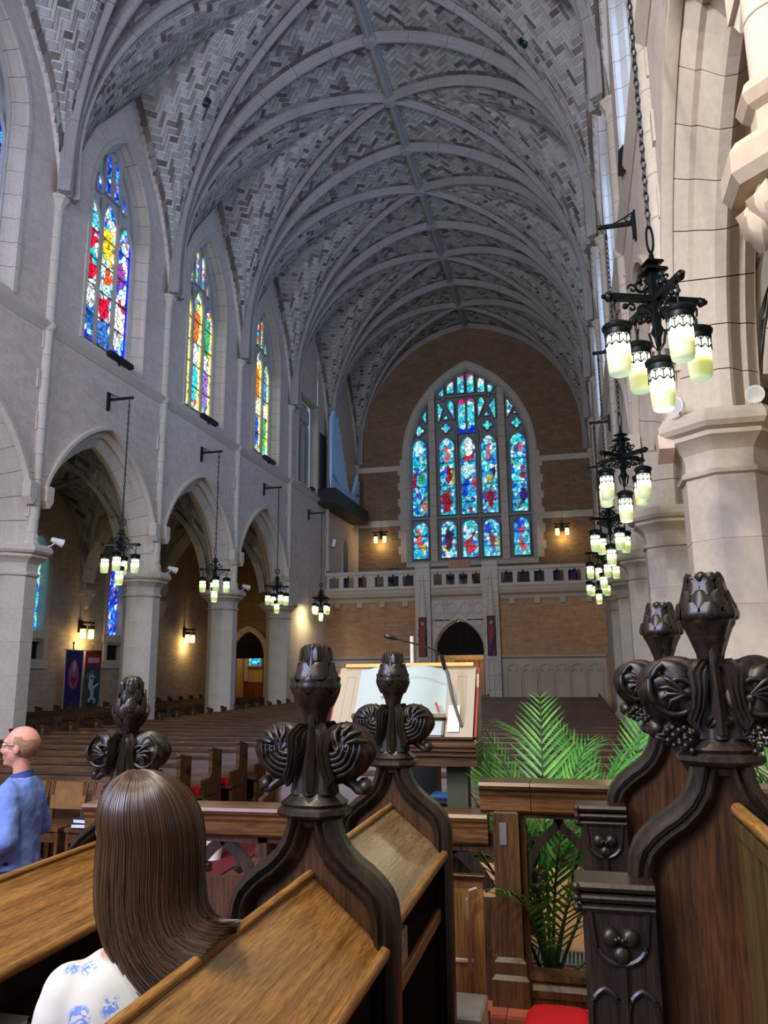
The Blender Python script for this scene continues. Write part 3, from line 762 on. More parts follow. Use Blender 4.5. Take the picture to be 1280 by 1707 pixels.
for k, (x0, x1) in enumerate(LX):
    for low in (False, True):
        p = lancet(x0+.03, x1-.03, 8.1, 10.22, .48) if low else lancet(x0+.03, x1-.03, 10.5, 15.0, .62 if k != 2 else .8)
        bars = [8.7, 9.4] if low else [13.5, 12.2, 11.2]
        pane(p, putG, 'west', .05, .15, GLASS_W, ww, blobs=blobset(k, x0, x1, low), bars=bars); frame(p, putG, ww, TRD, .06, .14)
small = {'a1': (-1.17, -.72, 17.54, 18.43), 'a2': (-.56, -.12, 17.52, 18.82), 'a3': (-.01, .44, 17.5, 18.76), 'a4': (.6, 1.04, 17.47, 18.43), 'b1': (-1.18, -.72, 15.95, 17.24),
         'b2': (-.57, -.08, 15.12, 17.22), 'b3': (-.04, .44, 15.12, 17.23), 'b4': (.57, 1.02, 15.95, 17.26), 'c1': (-1.73, -1.30, 17.12, 18.04), 'c2': (-1.73, -1.36, 15.91, 17.13),
         'c5': (1.15, 1.57, 17.17, 18.02), 'c6': (1.19, 1.6, 15.9, 17.13), 'l1': (-2.74, -2.33, 15.89, 17.07), 'l2': (-3.0, -2.63, 15.98, 16.34), 'r1': (2.17, 2.59, 15.88, 17.07),
         'r2': (2.52, 2.9, 16.06, 16.37), 't2': (-1.42, -1.03, 16.02, 16.32), 't4': (.91, 1.27, 16.06, 16.37), 'q1': (-3.15, -2.45, 15.2, 15.76), 'q2': (-1.57, -.91, 15.28, 15.78), 'q4': (.77, 1.42, 15.27, 15.8), 'q5': (2.37, 3.05, 15.25, 15.82)}
for k, (x0, x1, z0, z1) in small.items():
    xm = (x0+x1)/2; bl = []
    if k[0] == 'a' or k in ('b2', 'b3'):
        p = lancet(x0, x1, z0, z1, .3); bl = [(xm, z1-.12, .3, .2, (225, 60, 130) if k in ('a2', 'a3', 'b2', 'b3') else (240, 250, 255), 0)]
        if k in ('b2', 'b3'): bl.append((xm, z0, .4, .4, (15, 50, 220), 0))
    elif k in ('b1', 'b4'): p = [(x0, z1-.4), (xm-.1, z1-.05), (xm+.1, z1-.05), (x1, z1-.4), (x1, z0 if k == 'b1' else z0+.9), (x1-.05 if k == 'b1' else x0+.05, z0), (x0, z0+.9 if k == 'b1' else z0)]
    elif k in ('c1', 'l1'): p = [(x0, z0+.6), (xm, z1), (x1, z1-.15), (x1, z0), (x1-.08, z0)] if k == 'c1' else [(x0, z0+.6), (x1-.1, z1), (x1, z1), (x1, z0), (x1-.08, z0)]
    elif k in ('c5', 'r1'): p = [(x1, z0+.6), (xm, z1), (x0, z1-.15), (x0, z0), (x0+.08, z0)] if k == 'c5' else [(x1, z0+.6), (x0+.1, z1), (x0, z1), (x0, z0), (x0+.08, z0)]
    elif k == 'c2': p = [(x0, z1), (x1, z0+.75), (x0+.12, z0), (x0, z0)]
    elif k == 'c6': p = [(x1, z1), (x0, z0+.75), (x1-.12, z0), (x1, z0)]
    elif k[0] == 'q': p = quatre(x0, x1, z0, z1)
    else: p = [(x0, z0), (xm, z1), (x1, z0)]
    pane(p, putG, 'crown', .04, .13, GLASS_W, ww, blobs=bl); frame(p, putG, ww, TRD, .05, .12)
for x0, x1, zt in ((-2.22, -1.80, 17.6), (1.68, 2.12, 17.6)):
    k = 0; z = 7.9
    while z < zt-.1:
        MB().cbox(x0+.03, x1-.03, YW+.10, YW+.6, z+.004, min(z+.62, zt)-.004, .02).build('mullion_stone', STONE, ww); z += .62
for x in (-.64, .54):
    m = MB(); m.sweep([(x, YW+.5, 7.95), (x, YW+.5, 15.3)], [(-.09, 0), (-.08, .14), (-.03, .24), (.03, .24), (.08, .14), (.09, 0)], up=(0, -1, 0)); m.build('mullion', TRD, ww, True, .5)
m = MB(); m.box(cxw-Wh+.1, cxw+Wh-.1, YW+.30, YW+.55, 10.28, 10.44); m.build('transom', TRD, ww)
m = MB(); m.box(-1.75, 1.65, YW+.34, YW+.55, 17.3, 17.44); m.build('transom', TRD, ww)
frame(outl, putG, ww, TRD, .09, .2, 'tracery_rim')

# ---- gallery front wall
gw = MB(); DH, DR, DZ, XD = 1.12, 1.45, 2.9, .05
usg = sorted(set(lin_s(-6.4, 6.6, 26)+[XD+d for d in lin_s(-DH, DH, 14)]))
putg = lambda u, z, t=0: (u, YG+t, z)
strip(gw, putg, [u for u in usg if u <= XD-DH+.001], lambda u: 0, lambda u: 5.5)
strip(gw, putg, [u for u in usg if u >= XD+DH-.001], lambda u: 0, lambda u: 5.5)
strip(gw, putg, [u for u in usg if abs(u-XD) < DH+.001], lambda u: arcz(u-XD, DH, DR, DZ), lambda u: 5.5)
BR_GAL = m_brick('gallery_wall_brick', 'xzy', (192, 156, 116), (176, 138, 98), (190, 158, 122))
gw = gw.build('wall_gallery', BR_GAL); struct(gw, 'tan brick wall under the gallery')
# stone dado with blind arcade
for a, b in ((-6.35, -1.95), (1.95, 6.5)):
    d = MB(); d.box(a, b, YG-.06, YG, 0, .8); d.box(a, b, YG-.03, YG, .8, 2.6); d.build('dado_back', STONE_B, gw)
    c = MB(); c.sweep([(a, YG, 2.62), (b, YG, 2.62)], [(-.02, -.05), (.06, -.03), (.16, .05), (.16, .10), (.1, .14), (-.02, .16)], side=(0, -1, 0), caps=True, closed=True); c.build('dado_cornice', STONE_B, gw, True, .5)
    n = 6; w = (b-a-.3)/n
    for k in range(n):
        x = a+.15+w*(k+.5); p = [(x-w/2+.05, .85)]+[(x+dd, z) for dd, z in arcpath(w/2-.05, w/2-.04, 2.05, 5)]+[(x+w/2-.05, .85)]
        m = MB(); m.sweep([(q[0], YG-.06, q[1]) for q in p], [(-.04, -.02), (-.03, .05), (.03, .05), (.04, -.02)], up=(0, -1, 0)); m.build('blind_arch', STONE_B, gw, True, .5)
        for sx in (-1, 1):
            m = MB(); m.tube([(x+sx*(w/2-.05), YG-.07, 2.0), (x+sx*w*.18, YG-.07, 2.13), (x+sx*w*.12, YG-.07, 2.02)], .03, 6); m.build('cusp', STONE_B, gw)
# string between wall and balcony with corbel blocks
for a, b in ((-6.35, -1.92), (-1.2, 1.25), (1.95, 6.5)):
    c = MB(); c.sweep([(a, YG-.02, 5.5), (b, YG-.02, 5.5)], [(-.02, -.25), (.05, -.2), (.1, -.05), (.28, .05), (.30, .14), (.2, .18), (.2, .34), (.24, .38), (-.02, .4)], side=(0, -1, 0), closed=True); c.build('gallery_cornice', STONE_B, gw, True, .5)
    nb = max(2, int((b-a)/1.1))
    for k in range(nb):
        x = a+(b-a)*(k+.5)/nb; MB().cbox(x-.13, x+.13, YG-.18, YG, 5.05, 5.32, .02).build('corbel_block', STONE_B, gw)
# portal
po = empty('stone_portal'); struct(po, 'carved stone doorway between two statue pilasters')
for x0, x1 in ((-1.93, -1.22), (1.22, 1.94)):
    z = 0
    while z < 6.9:
        h = .62 if z < 6.8 else .3; MB().cbox(x0, x1, YG-.42, YG, z+.004, min(z+h, 7.05)-.004, .015).build('pilaster_stone', STONE, po); z += h
    xm = (x0+x1)/2; m = MB()
    m.cbox(xm-.24, xm+.24, YG-.5, YG-.42, 2.55, 2.72, .02); m.box(xm-.26, xm-.2, YG-.5, YG-.42, 2.72, 4.5); m.box(xm+.2, xm+.26, YG-.5, YG-.42, 2.72, 4.5)
    m.box(xm-.05, xm+.05, YG-.5, YG-.42, .8, 2.5); m.box(xm-.26, xm-.2, YG-.5, YG-.42, .8, 2.5); m.box(xm+.2, xm+.26, YG-.5, YG-.42, .8, 2.5); m.build('niche_frame', STONE, po)
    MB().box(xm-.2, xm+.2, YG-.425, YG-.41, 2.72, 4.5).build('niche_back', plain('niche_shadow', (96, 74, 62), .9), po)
    m = MB(); m.lathe([(.2, 4.5), (.22, 4.62), (.17, 4.9), (.13, 5.3), (.09, 5.8), (.05, 6.3), (.09, 6.38), (.04, 6.46), (.0, 6.55)], (xm, YG-.46, 0), 8, pi/8)
    for q in range(10):
        for s in (-1, 1): m.ball((xm+s*(.17-.012*q), YG-.52, 4.8+.16*q), .035, 6, 4)
    m.build('pinnacle', STONE, po, True, .4)
ROB1 = plain('statue_red_robe', (138, 70, 60), .8); ROB2 = plain('statue_blue_robe', (66, 56, 96), .8); SKN = plain('statue_face', (190, 150, 120), .7)
for k, x in enumerate((-1.575, 1.58)):
    e = empty('niche_statue', (x, YG-.56, 2.72)); tag(e, ['painted statue in faded red robe left of the church doorway', 'painted statue in red and blue robe right of the church doorway'][k], 'statue', 'portal statues')
    m = MB(); m.lathe([(.14, 0), (.17, .1), (.14, .5), (.15, .9), (.17, 1.15), (.15, 1.3), (.06, 1.38)], n=14, mod=lambda a, t: 1+.07*sin(7*a)*(1-t), sy=.7)
    m.tube([(-.15, 0, 1.2), (-.17, -.08, .95), (-.03, -.12, .95)], [.05, .045, .03], 7); m.tube([(.15, 0, 1.2), (.17, -.08, .9), (.04, -.12, 1.0)], [.05, .045, .03], 7)
    m.build('robe', ROB1, e, True, 1.2)
    m = MB(); m.ball((0, 0, 1.47), (.08, .08, .11), 12, 8); m.build('head', SKN, e, True); m = MB(); m.ball((0, -.12, .98), .035, 8, 5); m.build('hand', SKN, e, True)
    if k: m = MB(); m.tube([(-.08, -.1, .05), (.02, -.13, .5), (.1, -.1, .85)], [.1, .08, .04], 8); m.build('cloak', ROB2, e, True)
m = MB(); m.box(-1.22, 1.22, YG-.1, YG, 4.35, 5.3)
poly = [(XD-1.22-.05, 0)]+[(XD+d, z) for d, z in arcpath(1.2, 1.55, 2.9, 8)]+[(XD+1.27, 0)]
m.build('tympanum_stone', STONE, po)
sp = MB(); strip(sp, lambda u, z, t=0: (u, YG-.1, z), [XD+d for d in lin_s(-1.25, 1.25, 20)], lambda u: max(2.9, arcz(u-XD, DH, DR, DZ, .12)), lambda u: 4.4); sp.build('spandrel', STONE, po)
pieces_arch('voussoir', None, DH, DR, DZ, [(.16, 0), (.16, -.16), (.08, -.18), (.02, -.1), (0, .1)], lambda u, z, t: (XD+u, YG+t, z), 5, po, STONE, z0=0)
for k in range(4):
    x = XD-.93+.62*k; cx = .25; z0 = 4.1 if k in (0, 3) else 4.55
    p = [(x+d, z) for d, z in arcpath(cx, .34, 4.85, 5)]+[(x+cx, z0+.2), (x, z0-.05), (x-cx, z0+.2)]
    m = MB(); m.sweep([(q[0], YG-.11, q[1]) for q in p], [(-.035, -.02), (-.02, .05), (.02, .05), (.035, -.02)], up=(0, -1, 0), closed=True, pclosed=True); m.build('shield_panel', STONE, po, True, .5)
    m = MB(); m.ball((x, YG-.12, 4.75), (.13, .04, .12), 10, 6); m.build('carved_boss', STONE, po, True)
# door in the portal, dark tympanum, lit lobby behind
BLKW = plain('blackened_oak', (34, 28, 24), .8, .1)
dr = empty('door_1'); struct(dr, 'dark carved tympanum over open oak doors')
m = MB(); p = [(XD+d, z) for d, z in arcpath(DH, DR, DZ, 8)]; m.prism(p, YG+.18, YG+.26); m.box(XD-DH, XD+DH, YG+.1, YG+.28, 2.78, 3.0); m.build('tympanum', BLKW, dr)
for k in range(5):
    x = XD-.72+.36*k; h = arcz(abs(x-XD)+.16, DH, DR, DZ)-.10
    if h < 3.3: continue
    m = MB(); m.tube([(x-.14, YG+.17, 3.03), (x-.14, YG+.17, h-.15)]+[(x+d, YG+.17, h-.15+z) for d, z in arcpath(.14, .17, 0, 4)]+[(x+.14, YG+.17, h-.15), (x+.14, YG+.17, 3.03)], .013, 5); m.build('carved_arch', BLKW, dr)
    m = MB(); m.ball((x, YG+.18, (3.0+h)/2-.05), (.06, .02, .1), 8, 6); m.build('carved_figure', BLKW, dr, True)
for sx in (-1, 1): MB().box(XD+sx*DH-.05, XD+sx*DH+.05, YG+.05, YG+.28, 0, 2.9).build('door_post', DARKW, dr)
LOBW = m_wood('lobby_oak', (150, 100, 52), (186, 132, 76), (206, 156, 98), 'z', .5, 4)
lb = MB(); lb.box(-2.2, 2.4, YG+2.4, YG+2.5, 0, 4.4); lb.box(-2.3, -2.2, YG+.3, YG+2.5, 0, 4.4); lb.box(2.4, 2.5, YG+.3, YG+2.5, 0, 4.4); lb.box(-2.3, 2.5, YG+.3, YG+2.5, 4.4, 4.5)
lb = lb.build('wall_lobby', plain('lobby_plaster', (222, 196, 158), .8)); struct(lb, 'warm lit plaster wall of the lobby behind the doors')
for k in range(3):
    x0 = -.55+k*.62; m = MB(); m.cbox(x0, x0+.56, YG+2.2, YG+2.36, 0, 2.6, .02); m.cbox(x0+.08, x0+.48, YG+2.17, YG+2.2, .3, 1.2, .02); m.cbox(x0+.08, x0+.48, YG+2.17, YG+2.2, 1.4, 2.4, .02); m.build('door_leaf', LOBW, lb)
point('lobby_lamp', (0.2, YG+1.2, 4.0), 55, (1, .8, .55), .2)
# balustrade
ba = empty('gallery_balustrade'); struct(ba, 'pierced stone balustrade of the gallery')
for a, b, n in ((-6.35, -1.93, 6), (-1.2, 1.22, 4), (1.94, 6.5, 6)):
    m = MB(); m.cbox(a, b, YG-.2, YG+.05, 5.88, 6.02, .02); m.build('lower_rail', STONE, ba)
    m = MB(); m.cbox(a, b, YG-.24, YG+.09, 6.62, 6.78, .03); m.build('top_rail', STONE, ba)
    w = (b-a)/n
    for k in range(n+1):
        x = a+w*k; h = .1 if 0 < k < n else .12
        if n == 6 and k == 3: h = .2
        MB().cbox(max(a, x-h), min(b, x+h), YG-.17, YG+.02, 6.02, 6.62, .01).build('baluster', STONE, ba)
    for k in range(n):
        x = a+w*(k+.5); q = w/2-.09
        top = [(x-q, 6.63), (x-q, 6.44)]+[(x-q+2*q*j/10, 6.44+.1*abs(sin(pi*1.5*j/5))+(.06 if 3 < j < 7 else 0)) for j in range(11)]+[(x+q, 6.63)]
        m = MB()
        for j in range(1, len(top)-2):
            a_, b_ = top[j], top[j+1]; m.add([(a_[0], YG-.15, a_[1]), (b_[0], YG-.15, b_[1]), (b_[0], YG-.15, 6.63), (a_[0], YG-.15, 6.63), (a_[0], YG, a_[1]), (b_[0], YG, b_[1])], [(0, 1, 2, 3), (0, 1, 5, 4)])
        m.build('cusped_head', STONE, ba)
gf = MB(); gf.box(-6.4, 6.6, YG-.02, YW, 5.45, 5.6); struct(gf.build('floor_gallery', plain('gallery_floor', (90, 70, 52), .7)), 'gallery floor')

# ---- aisles
def aisle(side):
    sg = -1 if side == 'left' else 1; XB = XBL if sg < 0 else XBR; XO = -12.4 if sg < 0 else 12.6
    xm = (XB+XO)/2; hw = abs(XO-XB)/2
    f = lambda x: 5.0+sqrt(max(0, (hw+.9)**2-(abs(x-xm)+.9)**2))*1.15
    g = lambda y: 5.0+sqrt(max(0, 3.5**2-(abs(y)+.85)**2))*1.12
    mb = MB(); pts = []
    ys = []
    for i in range(-2, 4): ys += [(YP(i)+BAY*k/14, i) for k in range(14)]
    ys.append((YP(4), 3)); N = 22; xs = [xm-hw+2*hw*k/N for k in range(N+1)]
    H = lambda x, y, i: max(f(x), g(y-YP(i)-BAY/2))
    vs = [(x, y, H(x, y, i)+.03) for y, i in ys for x in xs]
    mb.add(vs, [(a*(N+1)+b, a*(N+1)+b+1, (a+1)*(N+1)+b+1, (a+1)*(N+1)+b) for a in range(len(ys)-1) for b in range(N)])
    ce = mb.build('ceiling_aisle_'+side, MORTAR, smooth=True); struct(ce, 'tiled groin vault of the side aisle')
    global tiles, TL, TW; save = tiles; tiles = []
    for i in (range(-1, 4) if sg < 0 else (-2, -1, 0)):
        def ok(u, v): return H(u, v, i) > 5.25
        herring(xm-hw, xm+hw, YP(i), YP(i+1), ok, lambda u, v: Vector((u, v, H(max(xm-hw, min(xm+hw, u)), v, i))))
    m = MB(); cols = []
    for T in tiles:
        c = sum(T[0], Vector())/4
        if T[1].z > 0 or True: tile_geo(m, cols, (T[0], Vector((0, 0, -.02)), T[2]))
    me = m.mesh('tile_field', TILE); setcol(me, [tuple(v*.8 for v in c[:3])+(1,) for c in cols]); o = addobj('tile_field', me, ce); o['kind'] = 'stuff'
    tiles = save
    # transverse arches
    for i in range(-2, 4):
        y = YP(i); e = empty('aisle_arch'); struct(e, 'stone arch spanning the side aisle')
        pts = [(xm-(hw)*cos(pi*k/24)*(1 if 1 else 0), y) for k in range(25)]
        path = []; ups = []
        for k in range(25):
            x = xm-(hw-.02)*cos(pi*k/24); path.append(Vector((x, y, f(x)-.0))); 
        for k in range(25):
            T = (path[min(k+1, 24)]-path[max(k-1, 0)]).normalized(); ups.append(Vector((-T.z, 0, T.x)))
        rib_stones('arch_stone', path, ups, .26, .36, e, 2, mat=STONE)
        c = MB(); c.lathe([(.32, .15), (.34, .02), (.28, -.06), (.26, -.2), (.18, -.38), (.08, -.5), (.02, -.55)], (XO-sg*.1, y, 5.0), 8, pi/8); c.build('corbel', STONE, e, True, .4)
        for s2 in (-1, 1):   # groin ribs
            path = []; ups = []
            for k in range(17):
                yy = BAY*k/16; xx = XO+(XB-XO)*k/16
                if i < 3: path.append(Vector((xx if s2 > 0 else XB+XO-xx, y+yy, H(xx, y+yy, i)-.01))); ups.append(Vector((0, 0, 1)))
            if path: rib_stones('groin_stone', path[1:-1], ups[1:-1], .10, .10, e, 2)
    ow = MB(); op = []
    wy = [YP(i)+BAY/2 for i in ((0, 1) if sg < 0 else (-1, 0))]+([27.85] if sg < 0 else [])
    wy = sorted(set(round(v, 2) for v in wy+[27.3] if abs(v-27.85) > .1)) if sg < 0 else wy
    WH = .52
    usn = sorted(set([YP(-3), YP(4)]+sum([[w-WH, w+WH] for w in wy], [])))
    for a, b in zip(usn[:-1], usn[1:]):
        m_ = (a+b)/2; w = [q for q in wy if abs(q-m_) < .3 and b-a < 2*WH+.01]
        pt = lambda u, z: (XO, u, z)
        if w:
            strip(ow, pt, [a, b], lambda u: 0, lambda u: 2.62); strip(ow, pt, [a, b], lambda u: 3.2, lambda u: 3.55); strip(ow, pt, lin_s(a, b, 8), lambda u: arcz(u-w[0], WH, .8, 6.0), lambda u: 9.2)
        else: strip(ow, pt, [a, b], lambda u: 0, lambda u: 9.2)
    o = ow.build('wall_aisle_'+side, m_brick('aisle_wall_brick_'+side, 'yzx', (196, 182, 164), (180, 164, 146), (200, 188, 172))); struct(o, 'outer brick wall of the side aisle')
    n = 20
    for w in wy:
        e = empty('window_%d' % (12+int(w) % 7+(7 if sg > 0 else 0))); struct(e, 'narrow stained glass lancet in the aisle wall')
        put = lambda u, z, t: (XO+sg*(.25+t), w+u, z); putw = lambda u, z, t: (XO+sg*t, w+u, z)
        p = lancet(-.44, .44, 3.6, 6.75, .7); pane(p, put, 'blue' if w > 24 else 'small', .045, .12, GLASS_L, e)
        pieces_arch('surround_stone', None, WH, .8, 6.0, [(.25, 0), (.2, -.03), (.02, -.03), (-.08, .3)], putw, 3, e, STONE, z0=3.55)
        m = MB(); x0, x1 = sorted((XO-sg*.06, XO+sg*.3)); m.cbox(x0, x1, w-.8, w+.8, 3.3, 3.58, .02); m.build('sill_stone', STONE, e)
        m = MB(); m.cbox(x0, x1, w-.8, w+.8, 2.3, 2.62, .02); m.build('sill_stone', STONE, e)
        for s in (-1, 1): m = MB(); a, b = sorted((w+s*WH, w+s*.72)); m.cbox(x0, x1, a, b, 2.62, 3.3, .01); m.build('jamb_stone', STONE, e)
        m = MB(); m.add([put(-.55, 2.6, 0), put(.55, 2.6, 0), put(.55, 3.35, 0), put(-.55, 3.35, 0)], [(0, 1, 2, 3)]); m.build('grille_back', BLACK, e)
        m = MB()
        for k in range(9): m.tube([put(-.5+k*.125, 2.62, -.04), put(-.5+k*.125, 3.3, -.04)], .012, 4)
        for k in range(5): m.tube([put(-.52, 2.7+k*.13, -.05), put(.52, 2.7+k*.13, -.05)], .012, 4)
        m.build('iron_grille', IRON, e)
aisle('left'); aisle('right')
# far wall of the left aisle with its arched doorway and lit room beyond
ax, ah = -10.42, .80; aw = MB(); pa = lambda u, z, t=0: (u, YG+t, z)
ua = sorted(set([-12.4, -7.3, -6.4]+[ax+d for d in lin_s(-ah, ah, 12)]))
strip(aw, pa, [u for u in ua if u <= ax-ah+.001], lambda u: 0, lambda u: 9.2); strip(aw, pa, [u for u in ua if u >= ax+ah-.001], lambda u: 0, lambda u: 9.2)
strip(aw, pa, [u for u in ua if abs(u-ax) < ah+.001], lambda u: arcz(u-ax, ah, 1.15, 2.9), lambda u: 9.2)
aw = aw.build('wall_aisle_far', BR_WEST); struct(aw, 'far brick wall of the left aisle with a pointed doorway')
pieces_arch('doorway_stone', None, ah, 1.15, 2.9, [(.3, .0), (.28, -.08), (.2, -.1), (.02, 0), (-.04, .3)], lambda u, z, t: (ax+u, YG+t, z), 4, aw, STONE, z0=0)
dd = empty('door_2'); struct(dd, 'dark carved tympanum over the open aisle doorway')
m = MB(); m.prism([(ax+d, z) for d, z in arcpath(ah, 1.15, 2.9, 6)], YG+.15, YG+.22); m.box(ax-ah, ax+ah, YG+.1, YG+.25, 2.75, 2.95)
m.build('tympanum', BLKW, dd)
for k in range(4):
    m = MB(); x = ax-.5+.33*k; m.sweep([(x+d, YG+.14, z) for d, z in arcpath(.13, .2, 3.2, 4)], [(-.02, 0), (0, .04), (.02, 0)], up=(0, -1, 0)); m.build('carved_arch', DARKW, dd)
for s in (-1, 1): MB().box(ax+s*(ah-.04)-.04, ax+s*(ah-.04)+.04, YG+.1, YG+.25, 0, 2.8).build('door_post', DARKW, dd)
rm = MB(); rm.box(-12.6, -8, YG+4.5, YG+4.6, 1.55, 5); rm.box(-12.7, -12.6, YG+.3, YG+4.6, 0, 5); rm.box(-8, -7.9, YG+.3, YG+4.6, 0, 5); rm.box(-12.7, -7.9, YG+.3, YG+4.6, 5, 5.1)
rm = rm.build('wall_side_room', plain('side_room_plaster', (196, 164, 104), .8)); struct(rm, 'lit plaster wall of the room beyond the aisle door')
MB().box(-12.6, -8, YG+4.42, YG+4.5, 0, 1.55).build('wainscot', m_wood('reddish_wainscot', (96, 44, 18), (128, 66, 30), (150, 84, 42), 'z'), rm)
for k, x in enumerate((-11.95, -10.75)):
    e = empty('window_%d' % (26+k)); struct(e, 'small stained window in the side room')
    pane([(x-.33, 2.45), (x+.33, 2.45), (x+.33, 3.3), (x-.33, 3.3)], lambda a, z, t: (a, YG+4.4+t, z), 'small', .05, .1, GLASS_L, e)
    m = MB(); m.sweep([(x-.38, YG+4.4, 2.4), (x+.38, YG+4.4, 2.4), (x+.38, YG+4.4, 3.35), (x-.38, YG+4.4, 3.35)], [(-.06, -.05), (-.06, .06), (.06, .06), (.06, -.05)], up=(0, -1, 0), closed=True, pclosed=True); m.build('window_frame', STONE, e)
m = MB()
for x in (-12.45, -11.35, -10.15): m.box(x-.1, x+.1, YG+4.3, YG+4.45, 1.6, 4.9)
m.build('pilaster', STONE, rm)
point('side_room_lamp', (-10.6, YG+2.3, 4.4), 70, (1, .82, .5), .2)
# ---- floors
fl = MB(); fl.add([(-13, -9, 0), (13, -9, 0), (13, 42, 0), (-13, 42, 0)], [(0, 1, 2, 3)])
t = NT('stone_slab_floor'); bt = t.new('ShaderNodeTexBrick'); t.link(t.coords('xyz'), bt.inputs['Vector'])
for k, q in (('Color1', (122, 74, 52)), ('Color2', (104, 62, 44)), ('Mortar', (60, 50, 44))): bt.inputs[k].default_value = (*lin(q), 1)
bt.inputs['Scale'].default_value = 1; bt.inputs['Brick Width'].default_value = .3; bt.inputs['Row Height'].default_value = .3; bt.inputs['Mortar Size'].default_value = .006; bt.offset = 0
t.base(bt.outputs['Color']); t.rough(.5, .3)
fl = fl.build('floor', t.m); struct(fl, 'dark red tiled church floor')
CARP = plain('red_carpet', (112, 46, 50), .95, .1, var=.1, sc=30)
m = MB(); m.cbox(.12, 1.38, 8.3, 34.5, 0, .02, .005); tag(m.build('aisle_carpet', CARP), 'dull red runner carpet along the central aisle between the pews', 'carpet')
# ================================================================== pews
def make_pew(x0, x1):
    e = empty('church_pew', ((x0+x1)/2, 0, 0)); h = (x1-x0)/2
    m = MB(); m.add([(-h, .02, .42), (h, .02, .42), (h, .12, .90), (-h, .12, .90), (-h, .045, .42), (h, .045, .42), (h, .145, .90), (-h, .145, .90)], [(0, 1, 2, 3), (7, 6, 5, 4), (0, 4, 5, 1), (3, 2, 6, 7)]); m.build('backrest', PEWW, e)
    m = MB(); m.cbox(-h, h, .09, .18, .90, .95, .012); m.build('top_rail', PEWW, e)
    m = MB(); m.cbox(-h, h, -.40, .03, .42, .455, .01); m.build('seat', PEWW, e)
    m = MB(); m.box(-h, h, .03, .05, .05, .42); m.build('kick_board', PEWW, e)
    for s in (-1, 1):
        m = MB(); x = s*h; a, b = sorted((x, x-s*.06))
        m.prism([(-.42, 0), (.24, 0), (.24, .12), (.18, .15), (.18, .98), (.20, 1.0), (.20, 1.03), (-.14, 1.10), (-.16, 1.07), (-.13, 1.04), (-.13, .74), (-.20, .68), (-.36, .66), (-.36, .15), (-.42, .12)], a, b, 'x')
        o = m.build('pew_end', PEWW, e)
        m = MB(); xo = s*(h+.004); m.ball((xo, .10, .88), (.014, .06, .08), 8, 5); m.build('carved_rosette', DARKW, o)
    return e
protoL = make_pew(-5.75, .05); protoR = make_pew(1.42, 6.1); protoA = make_pew(-12.0, -7.75)
tag(protoL, None, 'pew'); tag(protoR, None, 'pew'); tag(protoA, None, 'pew')
ORD = 'first second third fourth fifth sixth seventh eighth ninth tenth eleventh twelfth thirteenth fourteenth fifteenth sixteenth seventeenth eighteenth nineteenth twentieth twenty-first twenty-second twenty-third twenty-fourth twenty-fifth twenty-sixth twenty-seventh twenty-eighth'.split()
k = 0; first = {id(protoL): 1, id(protoR): 1, id(protoA): 1}
for pr, y0, y1, lab, grp in ((protoL, 9.0, 34.4, 'dark oak pew left of the central aisle', 'pews left of the central aisle'),
                             (protoR, 9.6, 34.4, 'dark oak pew right of the central aisle', 'pews right of the central aisle'),
                             (protoA, 14.0, 34.4, 'dark oak pew in the left side aisle', 'pews in the left side aisle')):
    y = y0; kk = 0; base_lab = lab
    while y < y1:
        o = pr if first.pop(id(pr), 0) else copy_tree(pr)
        if o is not pr:
            o.location = (pr.location.x, y, 0)
        else: o.location.y = y
        o['label'] = base_lab+', %s row from the front' % ORD[kk]; o['group'] = grp
        y += .95; kk += 1
REDC = plain('red_cushion_cloth', (170, 26, 30), .9, .1)
for k, (y, w) in enumerate(((9.95, .3), (10.9, .34), (11.85, .3))):
    m = MB(); m.cbox(-.42, -.02, y-.38, y-.02, .46, .53, .03); tag(m.build('pew_cushion', REDC), ['red cushion on the pew end nearest the chairs', 'red cushion on the second pew from the chairs', 'red cushion on the third pew from the chairs'][k], 'cushion', 'red pew cushions')
# leather chairs in front of the pews
LEA = plain('tan_leather', (124, 86, 40), .5, .4, var=.25, sc=9); CHW = m_wood('chair_oak', (48, 28, 14), (84, 52, 26), (110, 72, 38))
def chair(x, y, lab, back):
    e = empty('leather_chair', (x, y, 0)); tag(e, lab, 'chair', 'leather chairs before the pews')
    m = MB(); m.cbox(-.24, .24, -.24, .22, .44, .49, .015); m.build('seat', CHW, e)
    m = MB(); m.add([(-.23, .23, .60), (.23, .23, .60), (.245, .27, .90), (-.245, .27, .90), (-.22, .27, .60), (.22, .27, .60), (.235, .31, .90), (-.235, .31, .90)], [(0, 1, 2, 3), (7, 6, 5, 4), (0, 4, 5, 1), (3, 2, 6, 7), (0, 3, 7, 4), (1, 5, 6, 2)]); m.build('backrest', back, e)
    for sx in (-1, 1):
        m = MB(); m.box(sx*.21-.02, sx*.21+.02, -.22, -.18, 0, .44); m.build('leg', CHW, e)
        m = MB(); m.prism([(.2, 0), (.24, 0), (.30, .9), (.26, .9)], sx*.21-.02, sx*.21+.02, 'x'); m.build('leg', CHW, e)
    m = MB(); m.box(-.2, .2, -.21, -.19, .32, .42); m.build('apron', CHW, e); m = MB(); m.box(-.2, .2, -.21, -.19, .12, .15); m.build('stretcher', CHW, e)
LEA2 = plain('brown_leather', (104, 66, 44), .5, .4, var=.25, sc=9)
chair(-1.22, 8.25, 'tan leather-backed chair just right of the standing man', LEA)
chair(-.70, 8.25, 'tan leather-backed chair between the man and the stacked books', LEA)
chair(-.14, 8.25, 'brown leather-backed chair with books on its seat', LEA2)
chair(.42, 8.25, 'brown leather-backed chair farthest from the man', LEA2)
BKW = plain('book_pages', (214, 220, 226), .8, .2); BKC = plain('book_cover_dark', (40, 44, 52), .5)
